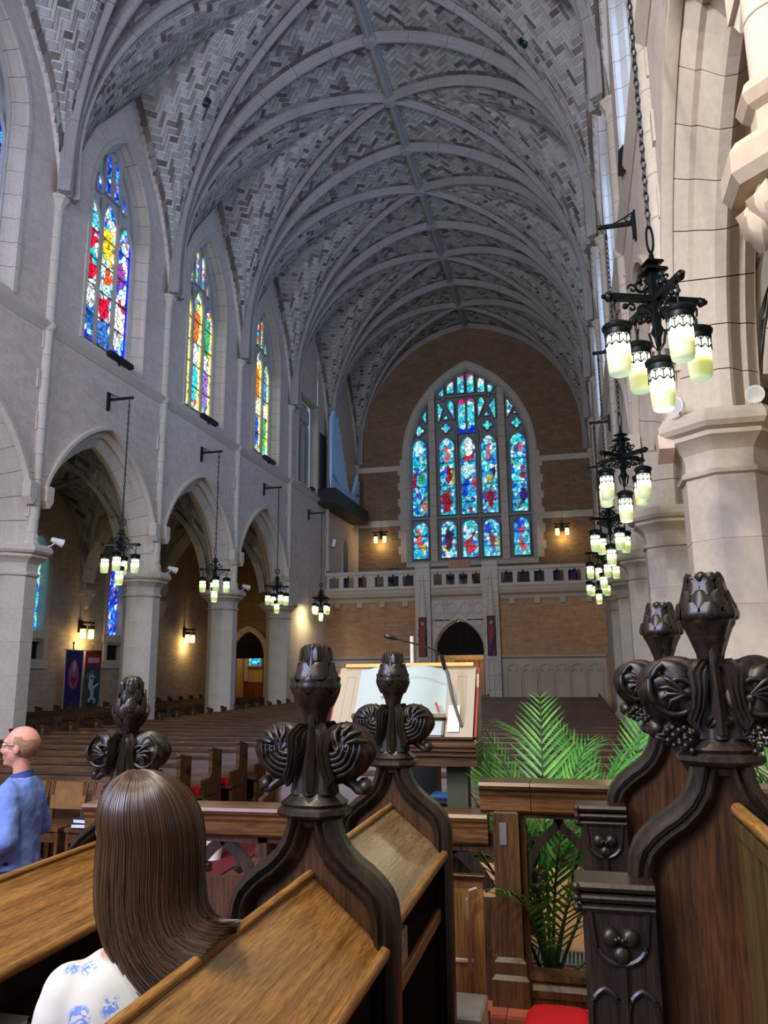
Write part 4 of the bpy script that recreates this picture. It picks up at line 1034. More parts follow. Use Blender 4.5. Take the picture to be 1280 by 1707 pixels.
for k in range(2):
    e = empty('hymn_book', (-.12+.02*k, 8.12, .492+.048*k), .1-.2*k); tag(e, ['white edged hymn book, lower of two on the chair', 'white edged hymn book, upper of two on the chair'][k], 'book', 'books on the chair')
    m = MB(); m.cbox(-.17, .17, -.11, .11, .004, .04, .003); m.build('pages', BKW, e); m = MB(); m.box(-.175, .175, -.115, .115, 0, .005); m.box(-.175, .175, -.115, .115, .04, .046); m.box(-.175, .175, .11, .116, 0, .046); m.build('cover', BKC, e)

# ================================================================== chandeliers
t = NT('lit_shade_glass'); tc = t.new('ShaderNodeTexCoord'); sp = t.new('ShaderNodeSeparateXYZ'); t.link(tc.outputs['Generated'], sp.inputs[0])
colr = t.ramp(sp.outputs[2], [(0.0, lin((176, 230, 200))), (.06, lin((184, 206, 84))), (.30, lin((200, 212, 86))), (.44, lin((250, 250, 190))), (.75, lin((255, 255, 225))), (1.0, lin((190, 220, 140)))])
st = t.ramp(sp.outputs[2], [(0, (.20,)*3), (.28, (.24,)*3), (.46, (.75,)*3), (.7, (.9,)*3), (.9, (.35,)*3)])
ml = t.new('ShaderNodeMath', operation='MULTIPLY'); t.link(st, ml.inputs[0]); ml.inputs[1].default_value = 2.7
t.base((.6, .6, .5)); t.rough(.4); t.link(colr, t.b.inputs['Emission Color']); t.link(ml.outputs[0], t.b.inputs['Emission Strength']); SHADE = t.m
SHADEW = m_emit('warm_lit_shade', (255, 226, 140), 4.0)
shade = MB(); shade.lathe([(.0, 0), (.07, 0), (.088, .012), (.096, .05), (.1, .12), (.1, .40), (.085, .43), (0, .43)], n=20, caps=False); shade_me = shade.mesh('glass_shade', SHADE, True, .8); shade_wm = shade.mesh('glass_shade', SHADEW, True, .8)
capm = MB(); capm.lathe([(.10, .36), (.112, .365), (.112, .40), (.125, .415), (.13, .44), (.118, .455), (.08, .475), (.03, .49), (.012, .50), (.012, .56), (0, .56)], n=20, caps=False); lcap_me = capm.mesh('lantern_cap', IRON, True, .6)
bd = MB()
for k in range(10):
    a = 2*pi*k/10; c_, s_ = cos(a), sin(a); bd.tube([(.104*c_, .104*s_, .37), (.104*c_, .104*s_, .25)], .006, 4)
    pts = []
    for j in range(7):
        b = a+2*pi/10*j/6; pts.append((.104*cos(b), .104*sin(b), .25+.035*(1-abs(j-3)/3)))
    bd.tube(pts, .006, 4); pts = [(p[0], p[1], p[2]+.075) for p in pts]; bd.tube(pts, .005, 4)
bd.lathe([(.101, .352), (.109, .352), (.109, .375), (.101, .375)], n=20, caps=False); band_me = bd.mesh('tracery_band', IRON)
def scroll(c, r, turns, plane, start=0, w=.009, dirn=1):
    pts = []
    for k in range(16):
        a = start+dirn*turns*2*pi*k/15; rr = r*(1-.75*k/15); pts.append((rr*cos(a), rr*sin(a)))
    return [(c[0]+p[0]*plane[0], c[1]+p[0]*plane[1], c[2]+p[1]) for p in pts]
pst = MB(); pst.lathe([(.0, .46), (.02, .44), (.025, .40), (.03, .38), (.10, .355), (.11, .335), (.05, .325), (.05, .31), (.13, .275), (.14, .25), (.07, .24), (.06, .2), (.045, .05), (.06, .03), (.07, -.04), (.05, -.1), (.04, -.25), (.06, -.3), (.03, -.36), (.01, -.5)], n=4, ph=pi/4); post_me = pst.mesh('centre_post', IRON)
am = MB(); am.cbox(.03, .40, -.026, .026, -.03, .035, .008); am.ball((.43, 0, 0), .042, 8, 6, fn=lambda d: 1+.2*sin(8*d.z)*cos(6*d.y)); am.ball((.475, 0, 0), .022, 6, 5)
am.tube(scroll((.13, 0, .12), .075, 1.1, (1, 0), 2.2), .014, 6); am.tube(scroll((.12, 0, -.12), .075, 1.2, (1, 0), -2.2, dirn=-1), .014, 6); am.tube(scroll((.22, 0, -.09), .045, 1.0, (1, 0), 0), .011, 6); am.tube(scroll((.2, 0, .09), .045, 1.0, (1, 0), 0), .011, 6)
am.ball((.13, 0, .17), .03, 6, 5); am.ball((.28, 0, -.08), .028, 6, 5)
am.tube([(.36, 0, -.03), (.385, 0, -.07), (.38, 0, -.13), (.36, 0, -.16), (.34, 0, -.12)], .012, 6)
arm_me = am.mesh('arm', IRON, True, .8)
def chain_mesh(L, r=.026):
    m = MB(); z = 0; k = 0; st = r*2.35
    n = int(L/st)
    for k in range(n):
        zc = (k+.5)*st; pts = []
        for j in range(8):
            a = 2*pi*j/8; u = .55*r*cos(a); v = 1.45*r*sin(a)
            pts.append((u, 0, zc+v) if k % 2 else (0, u, zc+v))
        m.tube(pts, r*.26, 4, pclosed=True, up=(0, 1, 0) if k % 2 else (1, 0, 0))
    return m
ring = MB(); pts = [(.10*cos(2*pi*k/16), 0, .10*sin(2*pi*k/16)) for k in range(16)]; ring.tube(pts, .013, 6, pclosed=True, up=(0, 1, 0))
for k in range(4):
    a = 2*pi*k/4; ring.tube([(.045*cos(a)+.04*cos(2*pi*j/8), 0, .045*sin(a)+.04*sin(2*pi*j/8)) for j in range(8)], .009, 5, pclosed=True, up=(0, 1, 0))
ring_q = ring.mesh('quatrefoil_ring', IRON, True, 1)
loopm = MB(); loopm.tube([(.032*cos(2*pi*k/14), 0, .13*sin(2*pi*k/14)) for k in range(14)], .012, 6, pclosed=True, up=(0, 1, 0)); loop_me = loopm.mesh('suspension_loop', IRON, True, 1)
def lantern(parent, loc, sh=shade_me, name='lantern'):
    o = addobj(name, lcap_me, parent); o.location = loc
    addobj('glass_shade', sh, o); addobj('tracery_band', band_me, o); return o
def chandelier(x, y, rot, top, kind, lab, n=5.35, grp=None, loop='ring', light=9):
    e = empty('chandelier', (x, y, n), rot); tag(e, lab, 'chandelier', grp)
    addobj('centre_post', post_me, e)
    for k in range(4):
        o = addobj('arm', arm_me, e); o.rotation_euler = (0, 0, k*pi/2)
        lantern(e, (.37*cos(k*pi/2), .37*sin(k*pi/2), -.72))
    lantern(e, (0, 0, -1.02))
    m = MB()
    for k in range(4):
        a = k*pi/2+pi/4; m.tube([(.07*cos(a), .07*sin(a), -.3), (.05*cos(a), .05*sin(a), -.42), (.01*cos(a), .01*sin(a), -.47)], .012, 5)
    m.build('lower_scrolls', IRON, e)
    zc = .46
    if loop == 'ring': o = addobj('quatrefoil_ring', ring_q, e); o.location = (0, 0, .57); zc = .68
    else: o = addobj('suspension_loop', loop_me, e); o.location = (0, 0, .58); zc = .7
    c = chain_mesh(top-n-zc, .036).build('chain', IRON, e); c.location = (0, 0, zc)
    point('chandelier_glow', (x, y, n-1.2), light, (1, .9, .55), .15)
    return e
def bracket(x, y, z, s, reach, lab):
    e = empty('wall_bracket', (x, y, z)); tag(e, lab, 'bracket', 'iron chandelier brackets')
    m = MB(); m.cbox(-.03 if s > 0 else -.0, .0 if s > 0 else .03, -.05, .05, -.30, .22, .01); a, b = sorted((-s*.0, -s*.06)); m.cbox(a, b, -.04, .04, -.26, .18, .01); m.build('back_plate', IRON, e)
    m = MB(); a, b = sorted((0, -s*reach)); m.cbox(a, b, -.03, .03, -.03, .03, .006); m.ball((-s*(reach+.03), 0, 0), .045, 8, 6); m.build('beam', IRON, e)
    m = MB(); m.tube([(-s*.03, 0, .2), (-s*.2, 0, .1), (-s*.36, 0, .03)], .012, 5); m.tube([(-s*(.11+.05*cos(2*pi*j/8)), 0, .09+.05*sin(2*pi*j/8)) for j in range(8)], .01, 5, pclosed=True, up=(0, 1, 0)); m.build('scrolled_stay', IRON, e)
    m = MB(); m.tube([(-s*(reach-.05), 0, -.03), (-s*(reach-.05), 0, -.20)], .012, 5); m.build('hook', IRON, e)
ordn = ['nearest', 'second', 'third', 'fourth', 'farthest']
for k in range(4):
    y = YP(k)+BAY/2-.15; lb = ['first', 'second', 'third', 'fourth'][k]
    chandelier(-5.75, y, .35+.2*k, 9.14, 5, 'black iron five-lantern chandelier hanging %s along the left arcade wall' % lb, 5.33, 'chandeliers over the nave', 'ring' if k != 1 else 'loop')
    bracket(XFL, y, 9.23, -1, .70, 'black iron bracket holding the %s chandelier of the left wall' % lb)
for k in range(5):
    y = YP(k-2)+BAY/2; lb = ['first', 'second', 'third', 'fourth', 'fifth'][k]
    chandelier(6.13, y, [.38, .78, .5, .3, .6][k], 9.14, 5, 'black iron five-lantern chandelier, %s from the viewer on the right wall' % lb, 5.35, 'chandeliers over the nave', 'loop')
    bracket(XFR, y, 9.23, 1, .52, 'black iron bracket holding the %s chandelier of the right wall' % lb)

# sconces
def sconce(x, y, z, nx, ny, lab, light=14):
    e = empty('wall_sconce', (x, y, z), math.atan2(ny, nx)); tag(e, lab, 'sconce', 'two-lantern wall sconces')   # local +x points off the wall
    m = MB(); m.cbox(0, .05, -.10, .10, -.1, .35, .01); m.cbox(.03, .42, -.03, .03, .22, .28, .008); m.cbox(.3, .36, -.36, .36, .22, .28, .008); m.ball((.33, .38, .25), .045, 8, 5); m.ball((.33, -.38, .25), .045, 8, 5); m.ball((.45, 0, .25), .05, 8, 5)
    m.tube(scroll((.14, 0, .12), .09, 1.1, (1, 0), 1.5), .015, 5); m.build('bracket', IRON, e)
    for s in (-1, 1): lantern(e, (.33, s*.25, -.34), shade_wm)
    point('sconce_glow', (x+nx*.38, y+ny*.38, z-.5), light, (1, .72, .3), .08)
sconce(-12.4, 25.05, 3.7, 1, 0, 'twin-lantern iron sconce glowing above the two banners', 34)
sconce(-12.4, 32.9, 3.8, 1, 0, 'twin-lantern iron sconce glowing on the brown aisle wall past the second pier', 40)
sconce(-4.95, YW, 9.35, 0, -1, 'twin-lantern iron sconce left of the great window', 26)
sconce(4.87, YW, 9.3, 0, -1, 'twin-lantern iron sconce right of the great window', 26)
for x, y, z, p in ((-5.9, 31.9, 5.1, 40),): 
    l = area('wall_washer', (x+.2, y+.3, z-.3), (XFL, y+.4, 2.8), .1, p, (1, .86, .5))

# floodlights on capitals
def flood(x, y, z, aim, lab, power=0):
    e = empty('floodlight', (x, y, z)); tag(e, lab, 'floodlight', 'white floodlights on the pier capitals')
    d = (Vector(aim)-Vector((x, y, z))).normalized(); c = Vector((0, 0, .14)); m = MB()
    m.sweep([c-d*.13, c-d*.1, c+d*.02, c+d*.14], [(cos(2*pi*j/14), sin(2*pi*j/14)) for j in range(14)], closed=True, scale=[.045, .06, .075, .10]); m.build('lamp_head', WHITE, e, True, .7)
    m = MB(); m.tube([c-d*.05+Vector((0, .0, -.05)), (-d.x*.1, -d.y*.1, .04), (-d.x*.2, -d.y*.2, 0)], .014, 6); m.build('yoke', WHITE, e)
    m = MB(); m.sweep([c+d*.139, c+d*.143], [(cos(2*pi*j/14), sin(2*pi*j/14)) for j in range(14)], closed=True, scale=[.085, .085]); m.build('lens', plain('lens_glass', (200, 204, 204), .1, .6), e)
flood(-6.0, 14.95, 4.95, (-2, 20, 3), 'white floodlight on the capital of the nearest left pier')
flood(-6.0, 20.15, 4.95, (-2, 25, 3), 'white floodlight on the capital of the second left pier')
flood(-6.0, 25.35, 4.95, (-2, 30, 3), 'white floodlight on the capital of the third left pier')
flood(6.55, 8.85, 4.95, (4, 3, 3), 'white floodlight with round lens on the near right capital')
flood(7.35, 8.7, 4.95, (5, 3, 3), 'white spotlight on the right part of the near right capital')
for k, i in enumerate((0, 1, 2, 3)):
    ym = YP(i)+BAY/2+.2; e = empty('sill_lamp', (XFL, ym, 10.42)); tag(e, ['dark trough floodlight on the sill of the red and white window', 'dark trough floodlight on the first gold window sill', 'dark trough floodlight on the second gold window sill', 'small dark spotlight below the square stone window'][k], 'floodlight', 'dark sill floodlights')
    w = .55 if i < 3 else .2; m = MB(); m.prism([(.02, -.02), (.16, .02), (.13, .14), (-.02, .10)], -w, w, 'y'); vs = [(x, y, z) for x, y, z in m.v]; m.v = vs
    m.build('housing', BLACK, e); m = MB(); m.box(.0, .06, -.03, .03, -.1, .02); m.build('foot', BLACK, e)
m = MB(); m.cbox(-.09, .09, -.14, .14, -.2, .2, .02); e = m.build('wall_speaker', WHITE); e.location = (XFL+.09, 36.6, 8.4); e.rotation_euler = (0, .25, .3); tag(e, 'small white loudspeaker high on the left wall over the balcony', 'loudspeaker')
m = MB(); m.cbox(-.08, .08, -.1, .1, -.22, .22, .02); e = m.build('wall_speaker', BLACK); e.location = (XFR-.09, 11.9, 10.35); e.rotation_euler = (.2, 0, .3); tag(e, 'black loudspeaker high on the right wall', 'loudspeaker')
m = MB(); m.prism([(8.95, 4.62), (9.2, 4.5), (9.25, 4.82), (9.0, 4.8)], 6.33, 6.5, 'x'); tag(m.build('wall_speaker', plain('pinkish_plastic', (214, 190, 172), .5)), 'pale loudspeaker tucked under the near right capital', 'loudspeaker')
for x, y, z, c, lb in ((-4.62, 18.4, 0, (60, 66, 66), 'small round steel fitting in the left side of the vault'), (4.85, 18.45, 0, (24, 60, 40), 'small round dark green fitting in the right side of the vault')):
    dx = x-XC; z = zbar(x)-.17; m = MB(); m.ball((0, 0, 0), .13, 12, 8); m.lathe([(.17, .04), (.17, .1), (.1, .12)], n=14); e = m.build('vault_fitting', plain('fitting', c, .3, .6, .5), None, True); e.location = (x, y, z); tag(e, lb, 'fitting')

# ================================================================== organ, gallery furniture
oc = empty('organ_case', (-5.9, 37.2, 9.97)); tag(oc, 'organ case with tall pale blue pipes over a black box on the left wall', 'organ')
m = MB(); m.cbox(-.5, .42, -2.9, 3.0, 0, .75, .03); m.build('case_box', plain('organ_case_black', (34, 30, 30), .5), oc)
PIPE = plain('organ_pipe_metal', (176, 204, 236), .4, .5, .1, .08)
zs = [4.6, 4.9, 5.0, 4.7, 4.9, 4.3, 4.1, 3.7, 3.2, 2.8, 2.3, 1.9, 1.6, 1.3, 1.2, 1.3, 1.6, 1.9, 2.2, 2.5, 2.7]
for k, h in enumerate(zs):
    y = -2.1+.235*k; m = MB(); z0 = .75+.9*(1-sin(pi*min(1, k/20)))*.3
    m.lathe([(.02, .75), (.09, z0+.35), (.105, z0+.4), (.105, max(h, z0+.6)), (.08, max(h, z0+.6)), (.08, max(h, z0+.6)-.1)], (-.1, y, 0), 12, caps=False); m.box(-.03, .02, y-.06, y+.06, z0+.45, z0+.6); m.build('organ_pipe', PIPE, oc, True, .6)
m = MB(); m.prism([(-2.2, .76), (-.2, .76), (-.8, 1.0), (-1.4, 1.4), (-2.0, 2.2), (-2.2, 3.4)], -.0, .02, 'x'); m.build('pipe_shade', PIPE, oc)
m = MB(); m.prism([(.2, .76), (2.7, .76), (2.72, 2.4), (2.4, 1.9), (1.6, 1.2)], .0, .02, 'x'); m.build('pipe_shade', PIPE, oc)
m = MB(); m.box(-.47, -.42, -2.7, -1.9, .75, 3.6); m.build('case_back', plain('organ_case_dark', (46, 44, 50), .6), oc)
gd = empty('door_3'); struct(gd, 'narrow pointed doorway high on the left wall')
pieces_arch('doorway_stone', None, .42, .6, 8.3, [(.2, 0), (.16, -.06), (.02, -.03), (0, .03)], lambda u, z, t: (XFL-t*.8, 38.95+u, z), 3, gd, STONE, z0=5.6)
MB().prism([(38.95-.42, 5.6)]+[(38.95+d, z) for d, z in arcpath(.42, .6, 8.3, 5)]+[(38.95+.42, 5.6)], XFL-.01, XFL+.02, 'x').build('door_leaf', plain('blue_grey_door', (92, 98, 118), .7), gd)
cn = empty('organ_console', (-.15, 37.6, 5.6)); tag(cn, 'wooden organ console with dark music desk behind the balustrade', 'organ console')
m = MB(); m.cbox(-.75, .75, -.3, .4, 0, 1.35, .03); m.build('cabinet', DARKW, cn); m = MB(); m.cbox(-.55, .55, .1, .2, 1.35, 1.85, .02); m.build('music_desk', LOBW, cn); m = MB(); m.box(-1.05, 1.0, -.35, .0, 1.30, 1.42); m.build('key_lid', BLACK, cn)
m = MB(); m.cbox(-3.75, -3.1, 37.5, 37.9, 5.6, 7.15, .03); tag(m.build('gallery_cabinet', BLACK), 'dark cabinet behind the balustrade left of the organ console', 'cabinet')
GCH = plain('gallery_chair_blue', (40, 46, 70), .7)
def gchair(x, y, lab):
    e = empty('gallery_chair', (x, y, 5.6)); tag(e, lab, 'chair', 'dark chairs on the gallery')
    m = MB(); m.cbox(-.22, .22, -.22, .22, .42, .47, .01); m.build('seat', GCH, e); m = MB(); m.cbox(-.22, .22, -.26, -.22, .55, .98, .01); m.build('backrest', GCH, e)
    for sx in (-1, 1):
        for sy in (-1, 1): m = MB(); m.tube([(sx*.2, sy*.2, 0), (sx*.19, sy*.21, .42 if sy > 0 else .95)], .014, 5); m.build('leg', IRON, e)
for k, x in enumerate((-5.6, -4.9, -4.2, -2.9, -2.3, 2.4, 3.1, 3.8, 4.5, 5.2)): gchair(x, 36.4, 'dark chair behind the gallery balustrade, %s from the left wall' % ORD[k])
m = MB(); m.cbox(2.3, 5.6, 37.7, 38.0, 6.95, 7.05, .02); m.box(2.4, 2.5, 37.72, 37.98, 5.6, 6.95); m.box(5.4, 5.5, 37.72, 37.98, 5.6, 6.95); tag(m.build('gallery_shelf', plain('grey_shelf', (70, 76, 90), .6)), 'long grey shelf below the great window to the right', 'shelf')

# ================================================================== banners
t = NT('banner_purple'); PURP = plain('purple_cloth', (62, 52, 112), .9, .1, var=.12); PINK = plain('pink_medallion', (158, 108, 152), .9, .1, var=.2, sc=14); REDB = plain('red_banner_cloth', (176, 34, 52), .9, .1); TEAL = plain('teal_banner_cloth', (62, 84, 96), .9, .1, var=.2); SILV = plain('silver_applique', (176, 196, 198), .8, .2, var=.1)
MAR = plain('maroon_cloth', (92, 52, 60), .9, .1)
def banner(y0, y1, z0, z1, lab, kind):
    e = empty('hanging_banner', (-12.05, (y0+y1)/2, 0)); tag(e, lab, 'banner', 'processional banners'); w = (y1-y0)/2
    m = MB(); m.tube([(0, -w-.02, z1+.02), (0, w+.02, z1+.02)], .025, 6); m.tube([(-.04, 0, 0), (-.04, 0, z1+.25)], .025, 6); m.ball((-.04, 0, z1+.27), .045, 8, 5); m.build('pole', CHW, e)
    def cloth(poly, mat, name, off=.02, th=.012, par=None):
        n = len(poly); m = MB(); m.prism(poly, off, off+th, 'x'); return m.build(name, mat, par or e)
    if kind == 0:
        c = cloth([(-w, z1), (-w, z0), (0, z0+.42), (w, z0), (w, z1)], PURP, 'cloth')
        for y in (-w, w): cloth([(y-.025, z1), (y-.025, z0+.02), (y+.025, z0+.02), (y+.025, z1)], SILV, 'fringe', .034, .006, c)
        cloth([(.30*cos(a)*1.0, (z0+z1)/2+.25+.52*sin(a)) for a in [2*pi*k/24 for k in range(24)]], REDB, 'medallion_rim', .034, .006, c)
        cloth([(.27*cos(a), (z0+z1)/2+.25+.48*sin(a)) for a in [2*pi*k/24 for k in range(24)]], PINK, 'medallion', .04, .006, c)
        zc = (z0+z1)/2+.05; cloth([(-.16, zc+.18), (0, zc+.1), (.16, zc+.18), (.13, zc-.03), (0, zc-.2), (-.13, zc-.03)], REDB, 'shield_emblem', .047, .006, c)
        cloth([(-.03, zc+.3), (-.09, zc+.55), (-.02, zc+.72), (0, zc+.5), (.02, zc+.72), (.09, zc+.55), (.03, zc+.3)], plain('pale_mitre', (214, 196, 222), .9), 'mitre_emblem', .047, .006, c)
        for k in range(9): m = MB(); m.ball((.03, -w+2*w*k/8, z1+.02), .03, 6, 4); m.build('hanging_ring', SILV, e)
    else:
        c = cloth([(-w, z1), (-w, z0+.5), (-w*.8, z0+.2), (-w*.3, z0), (w*.3, z0), (w*.8, z0+.2), (w, z0+.5), (w, z1)], TEAL, 'cloth')
        cloth([(-w, z1-.02), (-w, z1-.14), (w, z1-.14), (w, z1-.02)], MAR, 'heading', .034, .006, c)
        cloth([(-w, z1-.62), (-w, z1-.2), (-.2, z1-.10), (.2, z1-.10), (w, z1-.22), (w, z1-.62), (.2, z1-.5), (-.2, z1-.5)], REDB, 'scroll_band', .036, .006, c)
        for q in range(7): x = -.30+.1*q; cloth([(x-.03, z1-.42), (x-.035, z1-.24), (x+.01, z1-.22), (x+.03, z1-.30), (x+.02, z1-.42)], SILV, 'stitched_mark', .043, .005, c)
        zt = z1-.75
        for k in range(7):     # mane rays and head of the silver beast
            a = pi*(.12+.13*k); cloth([(-.08+.10*cos(a-.25), zt-.28+.10*sin(a-.25)), (-.08+.34*cos(a), zt-.24+.30*sin(a)), (-.08+.10*cos(a+.25), zt-.28+.10*sin(a+.25))], SILV, 'silver_ray', .036, .008, c)
        m = MB(); m.tube([(.045, -.08, zt-.25), (.045, -.1, zt-.5), (.045, .02, zt-.72), (.045, .0, zt-.95)], [.13, .15, .1, .07], 8, flat=.2, up=(1, 0, 0))
        m.tube([(.045, .0, zt-.6), (.045, .22, zt-.5), (.045, .36, zt-.42)], [.06, .04, .05], 6, flat=.3, up=(1, 0, 0)); m.tube([(.045, 0, zt-.9), (.045, -.18, zt-1.0), (.045, -.1, zt-1.2), (.045, -.2, zt-1.36)], [.07, .05, .04, .05], 6, flat=.3, up=(1, 0, 0))
        m.tube([(.045, 0, zt-.9), (.045, .2, zt-1.0), (.045, .12, zt-1.2), (.045, .2, zt-1.4)], [.07, .05, .04, .05], 6, flat=.3, up=(1, 0, 0)); m.build('silver_beast', SILV, c)
banner(23.85, 24.85, .75, 2.92, 'purple banner with an oval pink medallion and forked foot', 0)
banner(25.0, 25.96, .65, 2.92, 'teal banner with red scroll band and a silver beast', 1)
# ================================================================== chancel floor
TERR = t = NT('terracotta_tiles'); bt = t.new('ShaderNodeTexBrick'); t.link(t.coords('xyz'), bt.inputs['Vector'])
for k, q in (('Color1', (186, 98, 70)), ('Color2', (168, 84, 62)), ('Mortar', (120, 70, 54))): bt.inputs[k].default_value = (*lin(q), 1)
bt.inputs['Scale'].default_value = 1; bt.inputs['Brick Width'].default_value = .22; bt.inputs['Row Height'].default_value = .22; bt.inputs['Mortar Size'].default_value = .005; bt.offset = 0
t.base(bt.outputs['Color']); t.rough(.35, .4); TERR = TERR.m
PEACH = plain('peach_stone_floor', (214, 160, 112), .5, .3, var=.06)
m = MB(); m.box(2.2, 9, -9, 4.7, .0, .45); struct(m.build('floor_choir', TERR), 'raised choir floor of terracotta tiles')
m = MB(); m.box(3.3, 9, 4.7, 5.84, .0, .3); o = struct(m.build('floor_step', TERR), 'terracotta step beyond the choir rail')
m = MB(); m.box(3.3, 9, 5.84, 8.2, .0, .3); struct(m.build('floor_platform', PEACH), 'pale stone platform of the crossing')
gr = empty('floor_grille', (5.08, 5.72, .302)); tag(gr, 'grey metal floor grille behind the palm stems', 'grille')
m = MB(); m.box(-.30, .30, -.13, -.11, 0, .012); m.box(-.30, .30, .11, .13, 0, .012); m.box(-.3, -.28, -.13, .13, 0, .012); m.box(.28, .3, -.13, .13, 0, .012); m.box(-.01, .01, -.13, .13, 0, .012); m.build('grille_frame', plain('grey_metal', (150, 156, 160), .4, .5, .6), gr)
for k in range(22): m = MB(); x = -.27+.0257*k; m.box(x, x+.009, -.11, .11, 0, .01); m.build('bar', plain('grey_metal_bar', (176, 180, 180), .4, .5, .5) if k == 0 else bpy.data.materials['grey_metal_bar'], gr)
m = MB(); m.box(-.3, .3, -.13, .13, -.001, .0012); m.build('dark_duct', BLACK, gr)
m = MB(); m.box(2.9, 4.9, -3, 3.6, .45, .56); m.box(4.9, 9, -3, 3.7, .45, .70); struct(m.build('floor_stalls', POSTW), 'stepped wooden floor under the choir stalls')

